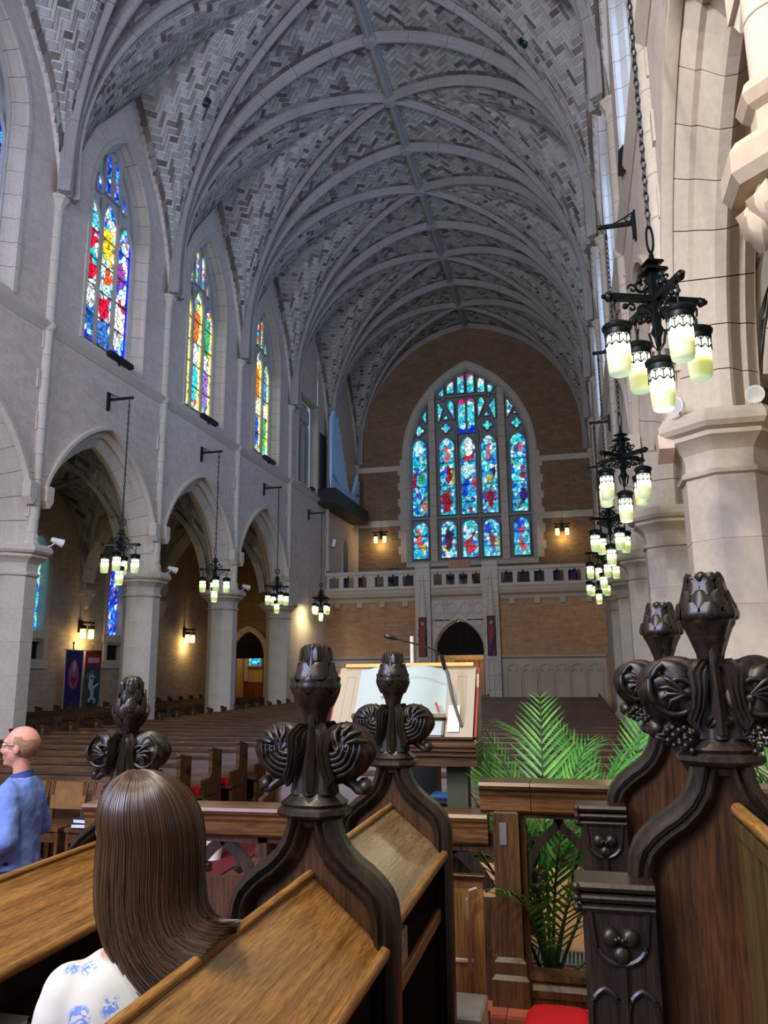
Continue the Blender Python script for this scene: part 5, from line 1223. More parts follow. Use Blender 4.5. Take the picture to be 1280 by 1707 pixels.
# ================================================================== choir stall ends with poppyheads
def poppyhead(e, style):
    grapes = style == 1; scr = style > 0
    # collar
    m = MB(); m.lathe([(.068, -.05), (.076, -.034), (.104, -.024), (.114, -.014), (.112, -.002), (.098, .006), (.104, .014), (.088, .026), (.068, .044), (.062, .06)], n=8, ph=pi/8, sy=.82); m.build('collar', DARKW, e, True, .5)
    # stem
    fl = lambda n, amp: (lambda a, t: 1+amp*cos(n*a))
    m = MB(); m.lathe([(.07, .04), (.062, .10), (.052, .16), (.036, .21), (.030, .24), (.030, .26)], n=48, mod=fl(8, .10), sy=.9); m.build('stem', DARKW, e, True, 1.2)
    # bulb: lower cup and upper ringed bud with overlapping leaf tongues
    if style == 2: prof = [(.028, .235), (.046, .262), (.060, .29), (.068, .32), (.069, .335), (.064, .36), (.056, .385), (.049, .41), (.045, .435), (.043, .455), (.038, .472), (.026, .484), (.0, .488)]
    elif grapes: prof = [(.028, .235), (.036, .26), (.050, .30), (.064, .335), (.068, .345), (.072, .35), (.071, .365), (.062, .39), (.052, .415), (.045, .435), (.041, .452), (.040, .462), (.034, .47), (.0, .474)]
    else: prof = [(.028, .235), (.036, .26), (.050, .295), (.062, .325), (.067, .35), (.062, .36), (.063, .372), (.056, .39), (.048, .41), (.043, .43), (.040, .45), (.037, .468), (.032, .476), (.0, .478)]
    def rp(z):
        for (r0, z0), (r1, z1) in zip(prof[:-1], prof[1:]):
            if z <= z1: return r0+(r1-r0)*(z-z0)/max(1e-6, z1-z0)
        return prof[-1][0]
    pz = [(rp(prof[0][1]+(prof[-1][1]-prof[0][1])*k/60), prof[0][1]+(prof[-1][1]-prof[0][1])*k/60) for k in range(61)]
    def md(a, t):
        f = 1+.045*cos(6*a)*(1 if t < .55 else -1)
        f += .035*cos(12*a)*(t > .5)+.05*max(0, sin(34*t))*(.5+.5*cos(6*a+pi*int(t*34/6.283)))
        return f
    m = MB(); m.lathe(pz, n=60, mod=md, caps=True)
    m.build('bud', DARKW, e, True, 1.0)
    # leaf tongues on the bulb
    m = MB()
    tiers = [(.345, .40, 8, 0, .022, .004), (.375, .432, 8, pi/8, .019, .003), (.41, .465, 8, 0, .015, .002), (.45, .478, 10, 0, .010, .002)] if grapes else [(.29, .352, 6, 0, .030, .004), (.33, .385, 6, pi/6, .030, .006), (.37, .43, 6, 0, .026, .004), (.425, .474, 8, pi/8, .011, .0)]
    if style == 2: tiers = [(.27+.036*q, .335+.034*q, 6, (q % 2)*pi/6, .026-.0035*q, .006) for q in range(5)]
    for z0, z1, n, ph, w, oo in tiers:
        for k in range(n):
            a0 = ph+2*pi*k/n; vs = []; fs = []; R, Cc = 9, 5
            for i in range(R):
                tt = i/(R-1); z = z0+(z1-z0)*tt; ww = w*sin(pi*min(1, .18+.82*tt)**.9)*(1+.18*abs(sin(tt*9)))+.001; out = .002+oo*(1.6*max(0, tt-.5)+.5*sin(pi*tt))*1.3+.002
                for j in range(Cc):
                    q = (j/(Cc-1)-.5)*2; r = rp(min(z, .47))+out+.006*(1-q*q)-.006*abs(q)*(j % 2); a = a0+q*ww/max(.03, rp(min(z, .47))); vs.append((r*cos(a), r*sin(a), z-.01*max(0, tt-.85)*6))
            fs = [(i*Cc+j, i*Cc+j+1, (i+1)*Cc+j+1, (i+1)*Cc+j) for i in range(R-1) for j in range(Cc-1)]
            m.add(vs, fs)
    o = m.build('leaf_tongues', DARKW, e, True, 1.2); o['kind'] = 'stuff'
    # big side volutes
    for s, ax in ((-1, 'x'), (1, 'x'), (-1, 'y'), (1, 'y')):
        if ax == 'y' and not grapes and False: continue
        big_ = 1 if ax == 'x' else .62
        R = .091*big_; c = Vector((s*.098, 0, .158)) if ax == 'x' else Vector((0, s*.05, .15))
        if ax == 'y': continue
        m = MB(); vs = []; fs = []; NU, NV = 40, 72
        for i in range(NU+1):
            th = pi*i/NU
            for j in range(NV):
                ph = 2*pi*j/NV; d = Vector((sin(th)*cos(ph), cos(th), sin(th)*sin(ph)))
                sw = (7 if scr else 11)*(ph*s+1.0*cos(th)*1.6)
                rid = (.5+.5*cos(sw))**.6*.09*sin(th)**.7 if not scr else (.5+.5*cos(sw*.7))**.5*.19*sin(th)**.6
                face = abs(cos(th)); dish = -.22*max(0, face-.62) if face > .62 else 0
                r = R*(.88+rid+dish)
                v = Vector((d.x*r*1.06, d.y*r*.72, d.z*r*(.98 if d.z > 0 else 1.05)))
                v.x -= s*.012*(d.z < 0)*(-d.z)*2
                if ax == 'y': v = Vector((v.y, v.x, v.z))
                vs.append(c+v)
        fs = [(i*NV+j, i*NV+(j+1) % NV, (i+1)*NV+(j+1) % NV, (i+1)*NV+j) for i in range(NU) for j in range(NV)]
        m.add(vs, fs); o = m.build('volute', DARKW, e, True, 1.6)
        if ax == 'x':
            for f in (-1, 1):   # spiral rim, eye and leaf curls on both faces
                m = MB(); pts = []; rr = []
                for k in range(30):
                    a = pi/2+s*(-.4)+s*k/29*2*pi*1.15*(-1 if s < 0 else -1)*(1); r = R*(.86-.62*k/29); pts.append((c.x+r*cos(a), c.y+f*R*.64*(1-.15*(k < 4)), c.z+r*sin(a))); rr.append(.010-.004*k/29)
                if scr: m.tube(pts, rr, 7); m.build('scroll', DARKW, o, True, 1.2)
                m = MB()
                if not scr:
                    ox, oz = c.x-s*.026, c.z+.018
                    for q in range(5):
                        ar = R*(.22+.17*q); pts = []
                        for g_ in range(11):
                            a = -pi*.98+pi*1.06*g_/10 if s > 0 else -pi*1.04+pi*1.02*g_/10
                            px_, pz_ = ox+ar*cos(a), oz+ar*1.02*sin(a); rr_ = math.hypot(px_-c.x, pz_-c.z)/R
                            pts.append((px_, c.y+f*(R*.74*sqrt(max(.02, 1-min(1, rr_)**2))-.002), pz_))
                        m.tube(pts, [.002+.0058*sin(pi*g_/10)**.6 for g_ in range(11)], 6)
                    for q in range(4):
                        a = pi/2-s*(-.5+.42*q); m.tube([(c.x+R*.30*cos(a), c.y+f*R*.70, c.z+R*.30*sin(a)+.01), (c.x+R*.62*cos(a-.15*s), c.y+f*R*.60, c.z+R*.66*sin(a-.15*s)), (c.x+R*.92*cos(a-.4*s), c.y+f*R*.34, c.z+R*.93*sin(a-.4*s))], [.004, .0095, .004], 6)
                else:
                  for q in range(4):
                    b = q*.55; m.tube([(c.x-s*.01+s*.055*cos(b-.9), c.y+f*R*.70, c.z+.055*sin(b-.9)), (c.x-s*.005+s*.032*cos(b-.7), c.y+f*R*.80, c.z+.032*sin(b-.7)), (c.x-s*.02, c.y+f*R*.72, c.z-.005)], [.004, .008, .004], 6)
                m.build('leaf_curl', DARKW, o, True, 1.2)
            m = MB(); cc = Vector((s*.155, 0, .062)); m.ball(cc, (.024, .026, .024), 12, 8, fn=lambda d: 1+.14*cos(9*math.atan2(d.z, d.x)))
            m.tube([(s*.085, 0, .09), (s*.12, 0, .066), (s*.14, -.01, .05), (s*.155, -.012, .045)], [.02, .016, .014, .008], 8); m.build('curled_bud', DARKW, e, True, 1.2)
            if grapes:
                for q in range(22):
                    m2 = MB(); gx = s*(.075+.014*(q % 5)); gz = .062-.0125*(q//5)+.006*(q % 2); m2.ball((gx, -.058-.004*(q % 3), gz), .0082, 8, 6); m2.build('grape', DARKW, e, True)
                m = MB()
                for (lx, lz, an) in ((.03, .07, 2.2), (.055, .045, .5), (.06, .10, 1.2), (.125, .04, .2), (.02, .03, -1.2)):
                    m.sweep([(s*lx, -.05, lz), (s*(lx+.018*cos(an)), -.066, lz+.018*sin(an)), (s*(lx+.036*cos(an)), -.058, lz+.036*sin(an))], [(-1, 0), (-.5, .5), (0, .1), (.5, .5), (1, 0)], up=(0, -1, 0), scale=[.006, .014, .004])
                m.build('vine_leaves', DARKW, e, True, 1.0)
    # front acanthus blades falling from the stem over the volutes
    for s in (-1, 1):
        for f in (-1, 1):
            m = MB(); P = [(s*.010, f*.03, .235), (s*.030, f*.055, .232), (s*.046, f*.070, .205), (s*.044, f*.074, .165), (s*.050, f*.070, .12), (s*.064, f*.066, .085), (s*.058, f*.074, .066)]
            m.sweep(P, [(-1, -.2), (-.6, .35), (-.3, .05), (0, .55), (.3, .05), (.6, .35), (1, -.2), (.5, -.4), (-.5, -.4)], up=(0, f, 0), closed=True, scale=[.006, .018, .025, .020, .018, .018, .006]); m.build('acanthus_leaf', DARKW, e, True, 1.2)
    for f in (-1, 1):
        m = MB(); m.sweep([(0, f*.034, .27), (0, f*.048, .18), (0, f*.062, .10), (0, f*.068, .05)], [(-1, 0), (-.4, .5), (0, .9), (.4, .5), (1, 0)], up=(0, f, 0), scale=[.008, .014, .020, .012]); m.build('centre_leaf', DARKW, e, True, 1.2)
OG = [(.068, -.02), (.074, -.05), (.084, -.08), (.103, -.11), (.134, -.14), (.168, -.163), (.20, -.19), (.228, -.222), (.244, -.26), (.25, -.30)]
def stall_end(parent, x, y, zr, zf, style=0):
    """carved bench end facing the viewer: collar centre at (x, y, zr), standing on zf"""
    e = empty('stall_end', (x, y, zr)); e.parent = parent
    H = zr-zf
    right = [(OG[0][0]-.02, -.0)]+[(a-.008, b) for a, b in OG]+[(.242, -H)]
    poly = right+[(-a, b) for a, b in right[::-1]]
    m = MB(); m.prism(poly, -.028, .028); m.build('panel', PANW, e)
    prof = [(0, -.034), (.012, -.042), (.020, -.052), (.030, -.046), (.034, -.040), (.044, -.052), (.056, -.046), (.060, -.036), (.072, -.03), (.072, .03), (.060, .036), (.056, .046), (.044, .052), (.034, .040), (.030, .046), (.020, .052), (.012, .042), (0, .034)]
    for s in (-1, 1):
        path = [(s*a, 0, b) for a, b in OG]+[(s*.25, 0, -.36), (s*.25, 0, -.5), (s*.25, 0, -H)]
        m = MB(); n = len(path)
        # profile a: inwards from the outline
        vs = []; L = len(prof); P2 = [Vector((p[0], p[2])) for p in path]
        for i in range(n):
            T = (P2[min(i+1, n-1)]-P2[max(i-1, 0)]).normalized(); N = Vector((T.y, -T.x))
            if N.x*s > 0: N = -N
            for a, b in prof:
                vs.append((path[i][0]+N.x*a, b*1.25, path[i][2]+N.y*a))
        fs = [(i*L+j, i*L+(j+1) % L, (i+1)*L+(j+1) % L, (i+1)*L+j) for i in range(n-1) for j in range(L)]
        m.add(vs, fs).build('ogee_moulding', DARKW, e, True, .9)
    poppyhead(e, style)
    return e
def desk(parent, xt, zt, xl, zl, y0, y1, zf, shelf=True, bmat=None):
    dx, dz = xl-xt, zl-zt; L = math.hypot(dx, dz); ux, uz = dx/L, dz/L; nx, nz = -uz, ux
    if nz < 0: nx, nz = -nx, -nz
    m = MB(); m.prism([(xt, zt), (xl, zl), (xl-nx*.025, zl-nz*.025), (xt-nx*.025, zt-nz*.025)], y0, y1); m.build('desk_board', bmat or OAK_Y, parent)
    m = MB(); m.sweep([(xl+ux*.004, y0, zl+uz*.004+.006), (xl+ux*.004, y1, zl+uz*.004+.006)], [(.016*cos(a), .020*sin(a)) for a in [2*pi*k/12 for k in range(12)]], closed=True, up=(0, 0, 1)); m.build('desk_lip', OAK_Y, parent, True, 1)
    m = MB(); m.sweep([(xt-ux*.006, y0, zt-uz*.006), (xt-ux*.006, y1, zt-uz*.006)], [(.013*cos(a), .013*sin(a)) for a in [2*pi*k/10 for k in range(10)]], closed=True, up=(0, 0, 1)); m.build('desk_back_edge', OAK_Y, parent, True, 1)
    m = MB(); m.box(xt-.02, xt+.01, y0, y1, zf, zt-.03); m.build('front_panel', PANW, parent)
    if shelf:
        m = MB(); m.cbox(xt, xl-.02, y0, y1, zl-.24, zl-.22, .004); m.build('book_shelf', PANW, parent)
        m = MB(); m.cbox(xl-.035, xl-.015, y0, y1, zl-.25, zl-.205, .004); m.build('shelf_edge', OAK_Y, parent)
    if xt < 4.4 or y0 > 2: m = MB(); m.cbox(xt-.40, xt-.02, y0, y1, zf+.40, zf+.44, .01); m.build('bench_seat', PANW, parent)
sB = empty('choir_stall'); tag(sB, 'oak choir stall with dark fleur-de-lis end, nearest in front of the camera', 'choir stall', 'choir stalls')
stall_end(sB, 4.515, 2.30, 1.80, .56); desk(sB, 4.517, 1.615, 4.736, 1.43, .45, 2.27, .56)
sD = empty('choir_stall'); tag(sD, 'oak choir stall with greyish desk board, right behind the nearest one, beside the lectern', 'choir stall', 'choir stalls')
stall_end(sD, 4.475, 3.50, 1.80, .56); desk(sD, 4.469, 1.605, 4.70, 1.42, 2.36, 3.47, .56, bmat=OAK_G)
sA = empty('choir_stall'); tag(sA, 'oak choir stall left of the long-haired woman, its carved end behind her head', 'choir stall', 'choir stalls')
stall_end(sA, 3.345, 3.18, 1.69, .45, 2); desk(sA, 3.31, 1.49, 3.555, 1.30, .3, 3.15, .45)
def stall_front(parent, x0, x1, y, zt, zf, sc=1):
    w = x1-x0; m = MB(); m.box(x0, x1, y-.03, y+.05, zf, zt-.05); m.build('front_block', DARKW, parent)
    for k, (z, d) in enumerate(((zt, .06), (zt-.028, .048), (zt-.055, .034))):
        m = MB(); m.sweep([(x0-.004-.012*(2-k)*.5, y-.0, z), (x1, y, z)], [(-d, -.010), (-d-.006, 0), (-d, .010), (.05, .012), (.05, -.012)], side=(0, 1, 0), closed=True); m.build('cap_moulding', DARKW, parent, True, .6)
        m = MB(); m.ball((x0-.012, y-d-.002, z), .011, 8, 6); m.build('bead', DARKW, parent, True)
    xm = (x0+x1)/2; yz = y-.034; r = w*.36; zc = zt-.05-r*1.15
    m = MB(); m.tube([(xm+r*cos(a), yz, zc+r*.92*sin(a)) for a in [pi+pi*k/14 for k in range(15)]]+[(xm+r*1.1, yz, zc+.06)], .007, 6); m.tube([(xm-r*1.1, yz, zc+.06), (xm-r, yz, zc)], .007, 6); m.build('shield_tracery', DARKW, parent, True)
    for q in range(3):
        a = -pi/2+q*2*pi/3; m = MB(); m.ball((xm+r*.42*cos(a), yz, zc+r*.42*sin(a)-.01), (r*.36, .016, r*.36), 12, 7); m.build('carved_lobe', DARKW, parent, True)
    for q in range(4): m = MB(); m.ball((xm+(-.012+.008*q), yz-.014, zc+.004*(q % 2)), .006, 6, 5); m.build('carved_bead', DARKW, parent, True)
    for s in (-1, 1):
        xa = xm+s*w*.25; hw = w*.2; zz = zc-r-.05; p = [(xa-hw, zf+.05)]+[(xa+d, z) for d, z in arcpath(hw, hw*1.5, zz-hw*1.5, 6)]+[(xa+hw, zf+.05)]
        m = MB(); m.tube([(q[0], yz, q[1]) for q in p], .0065, 6); m.build('tracery_arch', DARKW, parent, True)
    m = MB(); m.box(xm-.008, xm+.008, yz-.01, yz+.01, zf+.05, zc-r); m.build('tracery_mullion', DARKW, parent)
sE = empty('choir_stall'); tag(sE, 'big dark choir stall end with grape-carved finial, nearest on the right', 'choir stall', 'choir stalls')
stall_end(sE, 5.645, 2.25, 1.975, .70, 1); stall_front(sE, 5.275, 5.45, 2.18, 1.665, .70)
m = MB(); m.sweep([(5.668, .6, 1.845), (5.668, 2.2, 1.845)], [(.017*cos(a), .017*sin(a)) for a in [2*pi*k/12 for k in range(12)]], closed=True, up=(0, 0, 1)); m.build('back_rail', OAK_Y, sE, True, 1)
m = MB(); m.box(5.655, 5.68, .6, 2.2, 1.79, 1.825); m.box(5.66, 5.68, .6, 2.2, 1.15, 1.785); m.build('back_board', m_wood('olive_oak', (54, 42, 20), (88, 70, 36), (112, 92, 52), 'z', .35, 9), sE)
sF = empty('choir_stall'); tag(sF, 'dark choir stall end with grape-carved finial, behind the big one on the right', 'choir stall', 'choir stalls')
stall_end(sF, 5.625, 3.25, 1.975, .70, 1); stall_front(sF, 5.275, 5.44, 3.17, 1.685, .70)
m = MB(); m.cbox(5.08, 5.275, 2.05, 2.40, 1.02, 1.34, .03); m2 = MB(); 
cu = empty('cushioned_stool', (5.14, 2.95, .70)); tag(cu, 'low stool with a bright red cushion beside the near right stall front', 'stool')
m = MB(); m.ball((0.03, 0, .275), (.12, .15, .065), 24, 14, fn=lambda d: 1/max(abs(d.x)**4+abs(d.y)**4+abs(d.z)**4, .2)**.25); m.build('pad', REDC, cu, True, 2); m = MB(); m.cbox(-.07, .13, -.13, .13, .19, .215, .005); m.build('stool_top', PANW, cu)
for sx in (-.05, .11):
    for sy in (-.11, .11): m = MB(); m.box(sx-.015, sx+.015, sy-.015, sy+.015, 0, .19); m.build('leg', PANW, cu)
# things under and on the desks
e = empty('boxed_book', (4.628, 2.80, 1.212)); tag(e, 'blue and cream patterned box book on the shelf under the second desk', 'book')
t = NT('patterned_paper'); n = t.noise(t.coords(), 28, 3, 2); t.base(t.ramp(n, [(.3, lin((70, 96, 120))), (.45, lin((150, 160, 160))), (.55, lin((206, 178, 116))), (.7, lin((90, 110, 130)))])); t.rough(.5)
m = MB(); m.cbox(-.03, .04, -.16, .06, .0, .11, .004); m.build('cover', t.m, e); m = MB(); m.box(-.026, .036, -.162, -.158, .006, .104); m.build('pages', BKW, e)
e = empty('service_book', (3.46, 2.25, 1.082)); tag(e, 'pale service sheet book lying on the shelf before the long-haired woman', 'book'); m = MB(); m.cbox(-.08, .06, -.14, .14, 0, .03, .004); m.build('pages', BKW, e); m = MB(); m.box(-.083, .063, -.143, .143, .03, .034); m.build('cover', plain('grey_cover', (150, 150, 140), .6), e)

# ================================================================== choir rail
cr_ = empty('choir_rail'); tag(cr_, 'oak choir rail with pierced gothic panels and moulded top', 'rail')
def moulded_rail(name, p0, p1, z, mat, d=.11):
    m = MB(); pr = [(-d, -.0), (-d-.01, .018), (-d, .036), (d, .036), (d+.01, .018), (d, 0), (d-.02, -.012), (d-.02, -.03), (d-.035, -.05), (d-.035, -.115), (d-.05, -.13), (-d+.05, -.13), (-d+.035, -.115), (-d+.035, -.05), (-d+.02, -.03), (-d+.02, -.012)]
    m.sweep([(p0[0], p0[1], z-.036), (p1[0], p1[1], z-.036)], pr, closed=True, up=(0, 0, 1)); return m.build(name, mat, cr_, True, .5)
moulded_rail('top_rail', (4.72, 4.62), (5.0, 4.62), 1.575, RAILW); moulded_rail('top_rail', (5.004, 4.62), (7.6, 4.62), 1.575, RAILW)
moulded_rail('low_rail', (2.3, 4.5), (4.76, 4.6), 1.405, RAILW)
m = MB(); m.cbox(4.79, 4.93, 4.54, 4.68, .45, 1.42, .012); m.build('post', POSTW, cr_)
m = MB(); m.cbox(4.76, 4.96, 4.50, 4.70, .45, .60, .02); m.cbox(4.775, 4.945, 4.52, 4.69, .60, .68, .02); m.build('post_foot', POSTW, cr_)
m = MB(); m.box(4.826, 4.864, 4.532, 4.54, 1.245, 1.36); m.build('switch_plate', plain('brushed_plate', (122, 120, 116), .4, .5, .3), cr_)
# traceried openings right of the post: x 4.95..5.27, then repeats
def tracery(x0, x1, y, z0, z1):
    w = x1-x0; xm = (x0+x1)/2
    for s in (-1, 1):
        m = MB(); m.cbox(min(x0 if s < 0 else x1-.03, x1), (x0+.03 if s < 0 else x1), y-.03, y+.03, z0-.14, z1+.03, .006); m.build('stile', POSTW, cr_)
    m = MB(); m.cbox(x0, x1, y-.035, y+.035, z1, z1+.06, .006); m.build('head_rail', POSTW, cr_)
    for s in (-1, 1):     # ogee arms with cusps
        pts = [(xm+s*.0, y, z1-.0), (xm+s*.02, y, z1-.05), (xm+s*w*.18, y, z1-.10), (xm+s*w*.33, y, z1-.17), (xm+s*w*.42, y, z1-.26), (xm+s*w*.44, y, z1-.34)]
        m = MB(); m.sweep(pts, [(-.022, -.02), (-.012, -.034), (.012, -.034), (.022, -.02), (.022, .02), (-.022, .02)], up=(0, -1, 0), closed=True); m.build('tracery_arm', DARKW, cr_, True, .7)
        m = MB(); pts = [(xm+s*w*.44, y, z1-.13), (xm+s*w*.30, y, z1-.10), (xm+s*w*.18, y, z1-.115)]; m.sweep(pts, [(-.01, -.02), (.01, -.02), (.01, .02), (-.01, .02)], up=(0, -1, 0), closed=True, scale=[1.4, 1, .6]); m.build('tracery_cusp', DARKW, cr_, True, .7)
        m = MB(); c = (xm+s*w*.36, y, z1-.31); m.tube([(c[0]+.042*cos(a)*1.0, y-.01, c[2]+.042*sin(a)) for a in [2*pi*k/14 for k in range(14)]], .010, 6, pclosed=True, up=(0, 1, 0)); m.build('foil_ring', DARKW, cr_, True)
        for q in (0, 1): m = MB(); m.ball((xm+s*w*(.24+.06*q), y-.01, z1-.285-.07*q), .018, 8, 6, fn=lambda d: 1+.25*sin(6*d.x)*cos(6*d.z)); m.build('leaf_boss', DARKW, cr_, True)
    m = MB(); m.sweep([(x0, y, z0), (x1, y, z0)], [(.05, 0), (.055, -.03), (.04, -.05), (.065, -.075), (.065, -.11), (-.05, -.11), (-.05, 0)], side=(0, -1, 0), closed=True); m.build('sill_moulding', POSTW, cr_, True, .5)
    m = MB(); m.box(x0, x1, y-.05, y+.04, .45, z0-.11); m.build('base_panel', POSTW, cr_)
for k in range(6): tracery(4.935+.42*k, 4.935+.42*(k+1), 4.62, .60, 1.38)
for k in range(5):
    x1 = 4.79-.46*k; x0 = x1-.46; y = 4.595-.019*k; xm = (x0+x1)/2
    m = MB(); m.cbox(x0, x0+.05, y-.03, y+.03, .45, 1.3, .006); m.build('stile', POSTW, cr_)
    m = MB(); m.cbox(x0, x1, y-.03, y+.03, 1.20, 1.30, .006); m.build('head_rail', POSTW, cr_)
    for s in (-1, 1):
        pts = [(xm+s*.0, y, 1.21), (xm+s*.07, y, 1.16), (xm+s*.14, y, 1.09), (xm+s*.20, y, 1.0)]; m = MB(); m.sweep(pts, [(-.03, -.02), (-.015, -.04), (.015, -.04), (.03, -.02), (.03, .02), (-.03, .02)], up=(0, -1, 0), closed=True); m.build('tracery_arm', DARKW, cr_, True, .7)
        m = MB(); m.ball((xm+s*.10, y, 1.05), .03, 8, 6, fn=lambda d: 1+.25*sin(6*d.x)*cos(6*d.z)); m.build('leaf_boss', DARKW, cr_, True)
    m = MB(); m.box(x0, x1, y-.02, y+.03, .45, .95 if k == 0 else 1.0); m.build('base_panel', PANW, cr_)
# small oak stand with pale curved handle
st_ = empty('oak_stand', (4.70, 4.05, .45)); tag(st_, 'small honey oak stand with a pale curved handle, under the second stall desk', 'stand')
m = MB(); m.cbox(-.09, .085, 0, .02, .12, .74, .006); m.build('back_board', LOBW, st_); m = MB(); m.cbox(-.10, .10, -.02, .03, .74, .755, .004); m.build('top_edge', PANW, st_)
m = MB(); m.cbox(-.085, .03, -.008, 0, .36, .375, .002); m.build('rule', WHITE, st_)
m = MB(); m.tube([(.06, -.03, .70), (.025, -.035, .69), (.012, -.035, .65), (.012, -.035, .55)], .009, 8); m.build('chrome_handle', plain('pale_chrome', (214, 206, 196), .25, .6, .4), st_)
m = MB(); m.tube([(.012, -.035, .56), (.018, -.035, .33)], .010, 8); m.build('handle_rod', plain('pinkish_wood', (172, 128, 104), .5), st_)
m = MB(); m.cbox(-.09, .09, -.01, .10, 0, .12, .006); m.build('foot_block', POSTW, st_)
m = MB(); m.cbox(4.50, 4.80, 3.72, 3.99, .562, .70, .01); tag(m.build('white_step', plain('whitish_board', (196, 194, 180), .5)), 'whitish step block on the floor below the oak stand', 'step')

# ================================================================== lectern with open books
le = empty('lectern', (4.2, 5.0, .3)); tag(le, 'broad oak lectern with slanted reading board facing the choir', 'lectern')
U = Vector((0, .27, .40)).normalized(); Nn = Vector((0, -U.z, U.y))    # up the slope, and out of it
def slab(x0, x1, s0, s1, t0, t1, name, mat, par, org=Vector((0, -.17, 1.44))):
    c = lambda x, s, t: org+Vector((x, 0, 0))+U*s+Nn*t
    vs = [c(x, s, t) for t in (t0, t1) for s in (s0, s1) for x in (x0, x1)]
    m = MB(); m.add(vs, [(0, 2, 3, 1), (4, 5, 7, 6), (0, 1, 5, 4), (2, 6, 7, 3), (0, 4, 6, 2), (1, 3, 7, 5)]); return m.build(name, mat, par)
slab(-.47, .47, .0, .52, -.03, 0, 'reading_board', RAILW, le)
m = MB()
for k, (z0, z1, d) in enumerate(((1.415, 1.44, .26), (1.39, 1.415, .245), (1.36, 1.39, .225), (1.30, 1.36, .20))): m.cbox(-.48, .48, -d, .12, z0+.02, z1+.02, .006)
m.build('ledge_moulding', PEWW, le)
m = MB(); m.prism([(-.17, 1.36), (.12, 1.36), (.14, 1.9), (.08, 1.86)], .455, .475, 'x'); m.build('side_cheek', OAK_Y, le); m = MB(); m.prism([(-.17, 1.36), (.12, 1.36), (.14, 1.9), (.08, 1.86)], -.475, -.455, 'x'); m.build('side_cheek', OAK_Y, le)
m = MB(); m.box(.27, .40, -.06, .08, .1, 1.32); m.build('support_post', plain('olive_painted_post', (70, 70, 48), .6), le)
m = MB(); m.cbox(-.45, .45, -.25, .25, 0, .1, .02); m.build('base', PEWW, le)
bk = empty('great_bible', (4.2, 5.0, .3)); tag(bk, 'very large open book with cream side margins and red cover on the lectern', 'book')
CRM = plain('cream_board', (170, 158, 134), .7, .2, var=.04); CLN = plain('line_grey', (150, 144, 130), .8); REDL = plain('red_leather', (150, 30, 26), .5); GILT = plain('gilt_page_edge', (226, 170, 96), .5)
slab(-.475, .475, .045, .545, .002, .016, 'red_cover', REDL, bk); slab(-.455, .455, .03, .53, .016, .045, 'cream_page_block', CRM, bk)
slab(-.42, .0, .525, .55, .014, .065, 'gilt_edge', GILT, bk); slab(.0, .44, .525, .55, .014, .07, 'gilt_edge', GILT, bk)
for x0, x1 in ((-.40, -.34), (.34, .40)):
    for a, b, c, d in ((x0, x0+.003, .12, .46), (x1-.003, x1, .12, .46), (x0, x1, .457, .46), (x0, x1, .12, .123)): slab(a, b, c, d, .045, .0465, 'ruled_line', CLN, bk)
ob = empty('open_book', (4.185, 5.0, .3)); tag(ob, 'open white-paged service book lying on the larger book', 'book'); PG = plain('white_pages', (172, 184, 178), .7, .2, var=.02)
for s in (-1, 1):
    vs = []; N = 10; org = Vector((0, -.17, 1.44)); cc = lambda x, q, t: org+Vector((x, 0, 0))+U*q+Nn*t
    for i in range(N+1):
        w = i/N; t_ = .048+.045*sin(pi*min(1, w*1.15+.06))**.6*(1-.35*w)
        vs += [cc(s*.295*w, .16, t_), cc(s*.295*w, .515, t_), cc(s*.295*w, .16, .047), cc(s*.295*w, .515, .047)]
    fs = [];
    for i in range(N): a = i*4; b = a+4; fs += [(a, b, b+1, a+1), (a, a+2, b+2, b), (a+1, b+1, b+3, a+3)]
    fs.append((N*4, N*4+2, N*4+3, N*4+1)); m = MB(); m.add(vs, fs); m.build('page_block', PG, ob, True, .7)
slab(-.30, .30, .140, .165, .046, .085, 'dark_rest', PANW, ob)
m = MB(); org = Vector((0, -.17, 1.44)); cc = lambda x, q, t: org+Vector((x, 0, 0))+U*q+Nn*t
m.sweep([cc(-.02, .36, .10), cc(-.06, .31, .105), cc(-.12, .27, .10)], [(-1, 0), (1, 0)], up=Nn, scale=[.004]*3); m.build('ribbon_marker', REDL, ob); m = MB(); m.sweep([cc(.235, .24, .09), cc(.265, .17, .092)], [(-1, 0), (1, 0)], up=Nn, scale=[.008]*2); m.build('ribbon_marker', REDL, ob)
cdn = empty('framed_card', (4.2, 5.0, .3)); tag(cdn, 'framed white card at the foot of the lectern board', 'card'); slab(.02, .27, .035, .132, .047, .056, 'card', PG, cdn); slab(.265, .28, .03, .135, .047, .062, 'edge_strip', BLACK, cdn); slab(.09, .20, .06, .115, .0562, .0566, 'printed_patch', plain('pale_pink_print', (236, 206, 196), .7), cdn)
ph_ = empty('sheet_holder', (4.2, 5.0, .3)); tag(ph_, 'narrow clear sheet holder at the right foot of the lectern board', 'holder'); slab(.30, .37, .06, .24, .05, .056, 'clear_plate', plain('pale_green_plastic', (196, 220, 206), .2, .6), ph_); 
for q in (.07, .23): slab(.332, .338, q-.003, q+.003, .056, .058, 'screw', BLACK, ph_)
mi = empty('gooseneck_microphone', (4.2, 5.0, .3)); tag(mi, 'black gooseneck microphone arching over the open book', 'microphone')
m = MB(); b0 = cc(.385, .10, .05); pth = [b0, b0+Vector((-.05, .0, .16)), Vector((.30, -.10, 1.86)), Vector((.265, -.10, 1.96))]; m.tube(pth, [.010, .011, .012, .012], 8); m.build('rigid_stem', plain('grey_stem', (130, 126, 118), .3, .5, .5), mi, True)
m = MB(); m.tube([(.285, -.1, 1.89), (.262, -.1, 1.975)], .014, 8); m.build('sleeve', BLACK, mi, True)
